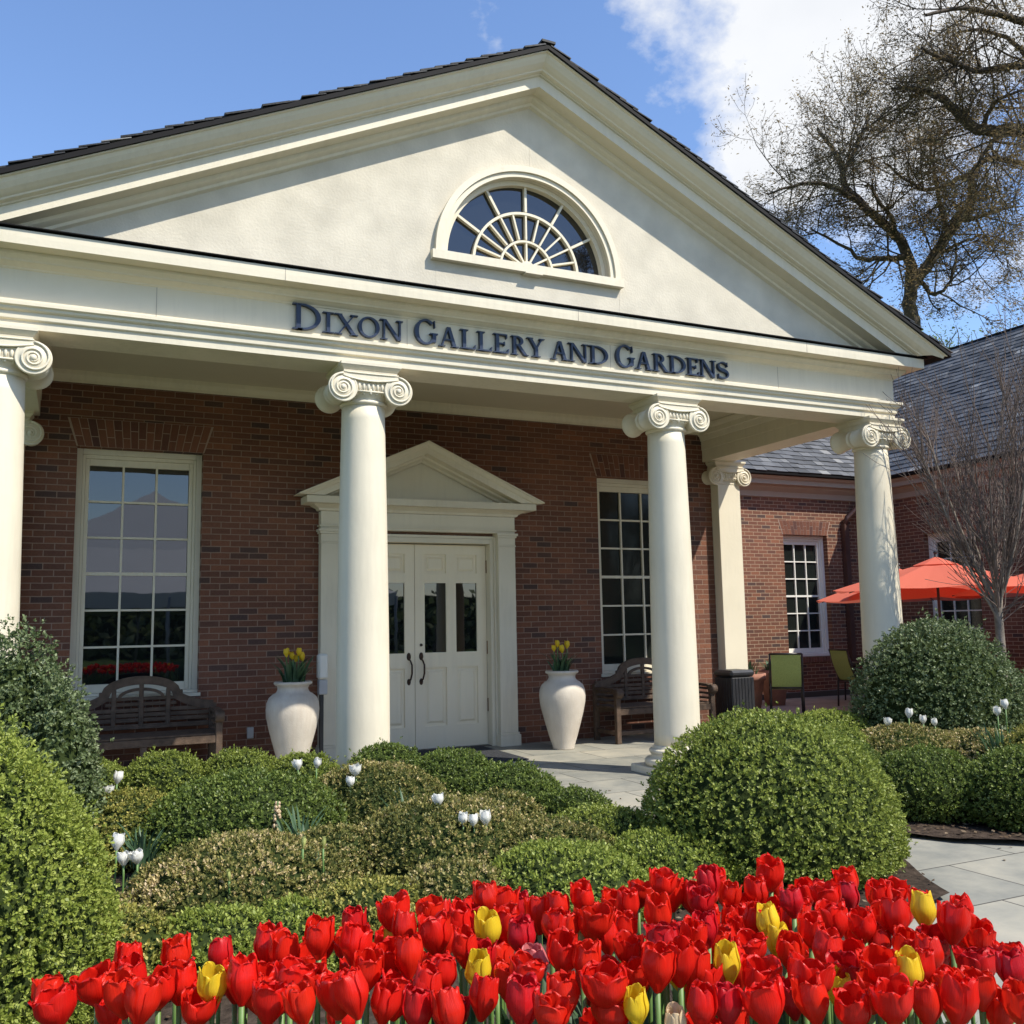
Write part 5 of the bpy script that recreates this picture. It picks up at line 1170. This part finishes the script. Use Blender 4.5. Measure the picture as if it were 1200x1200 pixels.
SH += [
 (-1.56, -.56, .38, .55, 'boxdark', 'dark green clipped mound at the foot of the near column', dict(amp=.05, seed=41)),
 (-1.17, -.97, .41, .51, 'boxdark', 'dark green clipped mound before the doors', dict(amp=.05, seed=42)),
 (-.93, -1.52, .43, .44, 'boxdark', 'dark green clipped mound bordering the pale paving', dict(amp=.05, seed=43)),
 (-.68, -2.02, .30, .33, 'boxdark', 'small dark green mound at the corner of the paving', dict(amp=.05, seed=44)),
 (-.79, -2.56, .40, .31, 'boxlight', 'low green mound tucked against the left side of the big dome', dict(amp=.06, seed=45)),
 (-1.92, -1.50, .55, .53, 'boxvar', 'mottled yellow green mound below the near column', dict(amp=.05, seed=46, patch=.14, tbias=-.09)),
 (-2.78, -1.62, .66, .56, 'boxdark', 'wide dark green round mound in the middle of the left parterre', dict(amp=.03, seed=47, L_=.02)),
 (-3.46, -1.22, .42, .45, 'boxgold', 'golden green mound left of the wide dark one', dict(amp=.05, seed=48, patch=.12)),
 (-1.86, -2.62, .58, .47, 'boxvar', 'wide mottled mound carrying the white tulips', dict(amp=.05, seed=49, patch=.14, tbias=-.09)),
 (-1.30, -2.12, .34, .38, 'boxvar', 'mottled mound between the white tulips and the dark hedge', dict(amp=.05, seed=50, patch=.12, tbias=-.06)),
 (-1.38, -3.00, .40, .36, 'boxvar', 'mottled mound right of the row of three white tulips', dict(amp=.05, seed=51, patch=.12, tbias=-.06)),
 (-2.98, -2.72, .60, .38, 'boxvar', 'broad rust and cream speckled mound at the left front', dict(amp=.05, seed=52, patch=.22, tbias=-.02)),
 (-1.58, -3.52, .46, .35, 'boxlime', 'bright green mound just behind the red tulips in the middle', dict(amp=.05, seed=53, tbias=-.05)),
 (-2.50, -2.58, .36, .36, 'boxvar', 'small mottled mound between the two wide ones', dict(amp=.05, seed=54, patch=.14)),
 (-3.24, -3.52, .32, .27, 'boxlime', 'low green mound behind the leftmost red tulips', dict(amp=.06, seed=55, tbias=-.05)),
 (-3.62, -3.45, .28, .31, 'boxgold', 'low golden mound touching the bright shrub at the left', dict(amp=.06, seed=56)),
 (-2.56, -3.48, .34, .30, 'boxgold', 'low golden green mound behind the tall red tulips', dict(amp=.06, seed=57)),
 (-2.12, -3.45, .34, .32, 'boxvar', 'low mottled mound behind the first row of red tulips', dict(amp=.06, seed=58, patch=.1)),
 (-2.90, -3.52, .28, .26, 'boxlime', 'small green mound between two low golden ones', dict(amp=.06, seed=59, tbias=-.06)),
 (-.85, -3.35, .42, .30, 'boxlime', 'low green mound in front of the big dome at its left', dict(amp=.06, seed=60, tbias=-.08)),
 (1.60, -2.13, .38, .53, 'boxdark', 'dark green hedge mound behind the path, nearest the big dome', dict(amp=.05, seed=61, tbias=.05)),
 (1.86, -2.70, .42, .50, 'boxdark', 'dark green hedge mound along the path, middle one', dict(amp=.05, seed=62, tbias=.05)),
 (2.20, -3.24, .44, .54, 'boxdark', 'dark green hedge mound along the path at the right edge', dict(amp=.05, seed=63, tbias=.09)),
 (2.60, -1.84, .60, .55, 'boxvar', 'mottled mound behind the right hedge', dict(amp=.05, seed=64, patch=.14)),
 (3.02, -2.30, .54, .52, 'boxvar', 'mottled mound at the right behind the hedge', dict(amp=.05, seed=65, patch=.14)),
 (2.57, -1.00, .50, .60, 'boxlime', 'bright fresh green mound before the patio chairs', dict(amp=.05, seed=66)),
 (1.97, -1.06, .42, .55, 'boxlight', 'green mound peeping over the big dome near the bin', dict(amp=.05, seed=67)),
 (3.0, -2.92, .42, .66, 'boxgold', 'golden green mound at the far right edge', dict(amp=.05, seed=68)),
 (2.05, -1.60, .40, .54, 'boxlight', 'green mound between the big dome and the mottled mound', dict(amp=.05, seed=69)),
 (2.75, -3.65, .5, .52, 'boxdark', 'dark green hedge mound beyond the right edge of the path', dict(amp=.05, seed=70)),
 (-4.6, -2.6, .6, .5, 'boxdark', 'dark mound behind the bright shrub at the left edge', dict(amp=.05, seed=71)),
]
for x, y, r_, z, m, lb, kw in SH:
    kw = dict(kw); kw.setdefault('group', 'clipped mounds of the parterre' if r_ < .7 and m != 'holly' else None)
    shrub('boxwood_shrub' if m != 'holly' else 'holly_shrub', (x, y), r_, r_*random.uniform(.92, 1.05), z, m, lb, **kw)

# dry leaves lying on the beds and along the edges of the path
def inside(x, y, P):
    c = False
    for i in range(len(P)):
        (x1, y1), (x2, y2) = P[i-1], P[i]
        if (y1 > y) != (y2 > y) and x < (x2-x1)*(y-y1)/(y2-y1)+x1: c = not c
    return c
rl = random.Random(21); V = []; Fc = []; tn = []
for i in range(2600):
    if i % 2: x, y = rl.uniform(.7, 2.9), rl.uniform(-4.4, -2.2)
    else: x, y = rl.uniform(-4.6, .5), rl.uniform(-6.6, .3)
    if i > 2300: x, y = rl.uniform(-.6, 2.4), rl.uniform(-4.6, 1.6)
    ib = inside(x, y, BED1) or inside(x, y, BED2)
    if not ib and rl.random() > .05: continue
    z = rl.uniform(.04, .052) if ib else .004; s_ = rl.uniform(.008, .024); a = rl.uniform(0, 6.28); c, q = math.cos(a)*s_, math.sin(a)*s_; b0 = len(V)
    V += [(x-c, y-q, z), (x+q*.5, y-c*.5, z+rl.uniform(-.0, .008)), (x+c, y+q, z+rl.uniform(0, .008)), (x-q*.5, y+c*.5, z)]; Fc.append((b0, b0+1, b0+2, b0+3)); tn.append(rl.random())
tag(link_mesh('leaf_litter', V, Fc, tint_mat('dry_leaves', [(0, (.05, .032, .02)), (.6, (.15, .10, .06)), (1, (.32, .24, .15))], .8, .1, .2), tint=tn), kind='stuff')

# ------------------------------------------------------------------ trees
class TM:
    """branch tubes gathered as arrays"""
    def __init__(s): s.b = MB(); s.tw = MB(); s.tips = []
def grow(T_, p, d, L_, r, lev, maxlev, rr, up=.06, spread=.75, kids=(4, 6), ratio=.62, wig=.16, sides=(8, 6, 5, 4, 3), minr=.008, dkids=None):
    n = 5 if lev < maxlev else 3; pts = [Vector(p)]; rad = [r]; dirs = [Vector(d).normalized()]
    for i in range(n):
        dd = (dirs[-1]+Vector((rr.gauss(0, wig), rr.gauss(0, wig), rr.gauss(0, wig)+up))).normalized(); dirs.append(dd)
        pts.append(pts[-1]+dd*L_/n); rad.append(max(minr, r*(1-.62*(i+1)/n)))
    (T_.b if lev <= 1 else T_.tw).tube(pts, rad, sides[min(lev, len(sides)-1)], cap=False)
    if lev >= maxlev: T_.tips.append((pts[-1], dirs[-1])); T_.tips.append((pts[1], dirs[1])); return
    for k in range(rr.randint(*kids)):
        t = rr.uniform(.25, 1.0); i = min(n-1, int(t*n)); q = pts[i].lerp(pts[i+1], t*n-i); ax = dirs[i].orthogonal(); ax.rotate(Matrix.Rotation(rr.uniform(0, 6.28), 3, dirs[i]))
        nd = (dirs[i]*(1-.0)+ax*spread*rr.uniform(.6, 1.3)).normalized()
        grow(T_, q, nd, L_*ratio*rr.uniform(.7, 1.2), max(minr, rad[i]*.55), lev+1, maxlev, rr, up, spread, kids, ratio, wig, sides, minr)
    T_.tips.append((pts[-1], dirs[-1]))
def leaf_cloud(tips, n, size, spread, rr, droop=0):
    V = []; Fc = []; tn = []
    for p, d in tips:
        tb = rr.random()*.6
        for _ in range(n):
            c = p+Vector((rr.gauss(0, spread), rr.gauss(0, spread), rr.gauss(0, spread)-droop*rr.random())); s_ = size*rr.uniform(.5, 1.3)
            a = Vector((rr.gauss(0, 1), rr.gauss(0, 1), rr.gauss(0, 1))).normalized(); q = a.orthogonal().normalized()
            b0 = len(V); V += [tuple(c-a*s_), tuple(c+q*s_*.45), tuple(c+a*s_), tuple(c-q*s_*.45)]; Fc.append((b0, b0+1, b0+2, b0+3)); tn.append(min(1, tb+rr.random()*.4))
    return V, Fc, tn
def traced_tree(name, limbs, trunk_to, label, seed, org, nk=9, leafn=5):
    rr = random.Random(seed); T_ = TM(); root = empty(name, org); tag(root, label, 'tree', 'leafing oaks behind the gallery')
    for pts, r0, r1 in limbs:
        P = [Vector(p) for p in pts]; L_ = sum((a-c).length for a, c in zip(P, P[1:]))
        # smooth the limb
        Q = []
        for i in range(len(P)-1):
            a, b_, c, d = P[max(i-1, 0)], P[i], P[i+1], P[min(i+2, len(P)-1)]
            for k in range(4):
                t = k/4; Q.append(.5*((2*b_)+(c-a)*t+(2*a-5*b_+4*c-d)*t*t+(3*b_-a-3*c+d)*t**3)+Vector((rr.gauss(0, .025), rr.gauss(0, .025), rr.gauss(0, .02))))
        Q.append(P[-1]); m_ = len(Q); T_.b.tube(Q, [r0+(r1-r0)*i/(m_-1) for i in range(m_)], 9, cap=False)
        if r0 > .25 and r1 > .1: continue
        for k in range(int(nk*(.6+L_/5))):
            t = rr.uniform(.12, 1); i = min(m_-2, int(t*(m_-1))); q = Q[i]; dr = (Q[i+1]-Q[i]).normalized(); ax = dr.orthogonal(); ax.rotate(Matrix.Rotation(rr.uniform(0, 6.28), 3, dr))
            grow(T_, q, (dr*.55+ax*rr.uniform(.5, 1.1)).normalized(), rr.uniform(1.4, 2.7), max(.02, .04*(1-t*.5)), 1, 3, rr, .05, .62, (4, 5), .55, .15, minr=.0065)
    T_.b.build('trunk', M['oakbark'], root, org); T_.tw.build('twigs', M['oakbark'], root, org)['kind'] = 'stuff'
    V, Fc, tn = leaf_cloud(T_.tips, leafn, .062, .16, rr, .10)
    o = link_mesh('crown', V, Fc, M['catkin'], root, tint=tn, org=org); o['kind'] = 'stuff'
    print(name, 'tips', len(T_.tips)); return root
OAK[0] = ([(22.3, 15.4, -.1), (22.1, 15.2, 3), (22.0, 15.06, 6.2)]+OAK[0][0][1:], .33, .21)
OAK2.insert(0, ([(25.6, 7.2, -.1), (25.2, 7.4, 5), (24.4, 7.7, 9.5), (23.63, 7.99, 11.70)], .5, .3))
oak = traced_tree('oak_tree', OAK, None, 'spreading oak with forked trunk and brown catkins rising behind the right slope of the gable', 4, (22.3, 15.4, 0), 9, 12)
oak2 = traced_tree('oak_tree', OAK2, None, 'oak with long level limbs reaching in from the top right corner', 6, (25.6, 7.2, 0), 9, 13)

# bare vase shaped tree by the patio
rr = random.Random(9); T_ = TM(); org = (5.16, -.85, 0); root = empty('bare_tree', org); tag(root, 'bare vase shaped tree with pale bark and many upright twigs in front of the wing', 'tree')
T_.b.tube([(5.16, -.85, -.05), (5.17, -.86, .8), (5.15, -.87, 1.45), (5.15, -.88, 1.7)], [.06, .046, .044, .05], 12)
for k in range(17):
    a = k*2.4+rr.uniform(-.3, .3); lean = .08+.46*((k*.618) % 1); st = Vector((5.15, -.88, 1.35+.45*rr.random())); L_ = rr.uniform(1.95, 2.5)*(1-.25*lean)
    p = st; d = Vector((math.cos(a)*(lean+.22), math.sin(a)*(lean+.22), 1)).normalized(); pts = [p]; r0 = rr.uniform(.013, .024); dirs = [d]
    for i in range(9):
        d = (d+Vector((rr.gauss(0, .05), rr.gauss(0, .05), .13))).normalized(); dirs.append(d); pts.append(pts[-1]+d*L_/9)
    (T_.b if k % 2 else T_.tw).tube(pts, [r0*(1-.8*i/9) for i in range(10)], 7, cap=False)
    for j in range(15):
        t = rr.uniform(.08, .98); i = min(8, int(t*9)); q = pts[i].lerp(pts[i+1], t*9-i); ax = dirs[i].orthogonal(); ax.rotate(Matrix.Rotation(rr.uniform(0, 6.28), 3, dirs[i]))
        grow(T_, q, (dirs[i]+ax*rr.uniform(.2, .45)).normalized(), rr.uniform(.4, .8), .007, 2, 3, rr, .16, .38, (4, 6), .62, .09, minr=.0026)
for k in range(12):   # low side twigs
    a = rr.uniform(0, 6.28); grow(T_, (5.15, -.88, rr.uniform(1.35, 1.8)), Vector((math.cos(a), math.sin(a), rr.uniform(.4, 1.0))).normalized(), rr.uniform(.5, .9), .007, 2, 3, rr, .1, .5, (4, 6), .6, .12, minr=.0026)
T_.b.build('trunk', M['palebark'], root, org); o = T_.tw.build('twigs', M['twig'], root, org); o['kind'] = 'stuff'

# trees greening up beyond the wing
def leafy_tree(name, loc, h, r, label, seed, m='budgreen', n=2600, size=.11):
    rr = random.Random(seed); T_ = TM(); root = empty(name, loc); tag(root, label, 'tree', 'trees beyond the wing')
    T_.b.tube([(0, 0, 0), (.1, .05, h*.35), (.05, 0, h*.6), (.1, .1, h*.82)], [.22, .18, .12, .03], 10)
    for k in range(26):
        z = h*rr.uniform(.35, .85); a = rr.uniform(0, 6.28); grow(T_, (.05, 0, z), (math.cos(a), math.sin(a), .9), r*rr.uniform(.6, 1.0), .05, 1, 2, rr, .06, .7, (5, 7), .55, .15, minr=.012)
    T_.b.build('trunk', M['oakbark'], root); T_.tw.build('twigs', M['oakbark'], root)['kind'] = 'stuff'
    V, Fc, tn = leaf_cloud(T_.tips, 12, size, .22, rr); o = link_mesh('crown', V, Fc, M[m], root, tint=tn); o['kind'] = 'stuff'; return root
leafy_tree('budding_tree', (24.6, 15.6, 0), 12.2, 2.2, 'fresh green tree top showing above the wing ridge', 3, size=.075)
leafy_tree('budding_tree', (27.6, 14.2, 0), 12.6, 2.4, 'fresh green tree top above the wing ridge at the right edge', 4, size=.075)

# what the windows mirror: the marquee and the trees across the garden, behind the photographer
t = empty('marquee_tent', (-1.4, -20, 0)); tag(t, 'large white marquee tent across the lawn, mirrored in the left window', 'tent')
b = MB(); hw = 6.5
v = [(0, 0, 6.2)]+[(sx*hw*k, sy*hw*k, z) for k, z in ((.55, 3.95), (1, 2.5)) for sx, sy in ((-1, -1), (1, -1), (1, 1), (-1, 1))]
b.add(v, [(0, 1+i, 1+(i+1) % 4) for i in range(4)]+[(1+i, 5+i, 5+(i+1) % 4, 1+(i+1) % 4) for i in range(4)])
v = [(sx*hw, sy*hw, z) for z in (2.5, 2.1) for sx, sy in ((-1, -1), (1, -1), (1, 1), (-1, 1))]; b.add(v, [(i, (i+1) % 4, 4+(i+1) % 4, 4+i) for i in range(4)])
b.build('roof', M['tent'], t)
for sx in (-1, 0, 1):
    for sy in (-1, 1): b = MB(); b.tube([(sx*hw, sy*hw, 0), (sx*hw, sy*hw, 2.4)], .05, 8); b.build('pole', M['grey'], t)
for k, (x, y, s_) in enumerate(((-14, -34, 1.0), (-6, -38, 1.1), (4, -36, .95), (14, -33, 1.0), (24, -30, 1.0), (-24, -36, 1.05), (12, -46, 1.2))):
    c = copy_tree(oak2 if k % 2 else oak); c.location = (x, y, 0); c.rotation_euler.z = k*1.3; c.scale = (s_,)*3; c['group'] = 'oaks across the garden behind the photographer'; c['label'] = 'oak across the garden, standing behind the photographer'
b = MB()
rr = random.Random(2); V = []; Fc = []; tn = []
for i in range(9000):
    x = rr.uniform(-60, 60); y = -42.5+rr.uniform(-1.6, 1.6); z = abs(rr.gauss(0, 1.6)); z = min(z, 4.5); s_ = rr.uniform(.15, .4); a = Vector((rr.gauss(0, 1), rr.gauss(0, 1), rr.gauss(0, 1))).normalized(); q = a.orthogonal().normalized(); c = Vector((x, y, z)); b0 = len(V)
    V += [tuple(c-a*s_), tuple(c+q*s_*.6), tuple(c+a*s_), tuple(c-q*s_*.6)]; Fc.append((b0, b0+1, b0+2, b0+3)); tn.append(rr.random())
b = MB(); b.box(-70, 70, -48, -44, 0, 3.4); tag(b.build('hedge', M['core']), 'long dark hedge added unseen behind the marquee to darken the window reflections', 'hedge')  # unseen hedge and undergrowth added to darken what the lower panes mirror
o = link_mesh('undergrowth', V, Fc, M['holly'], tint=tn); tag(o, kind='stuff')
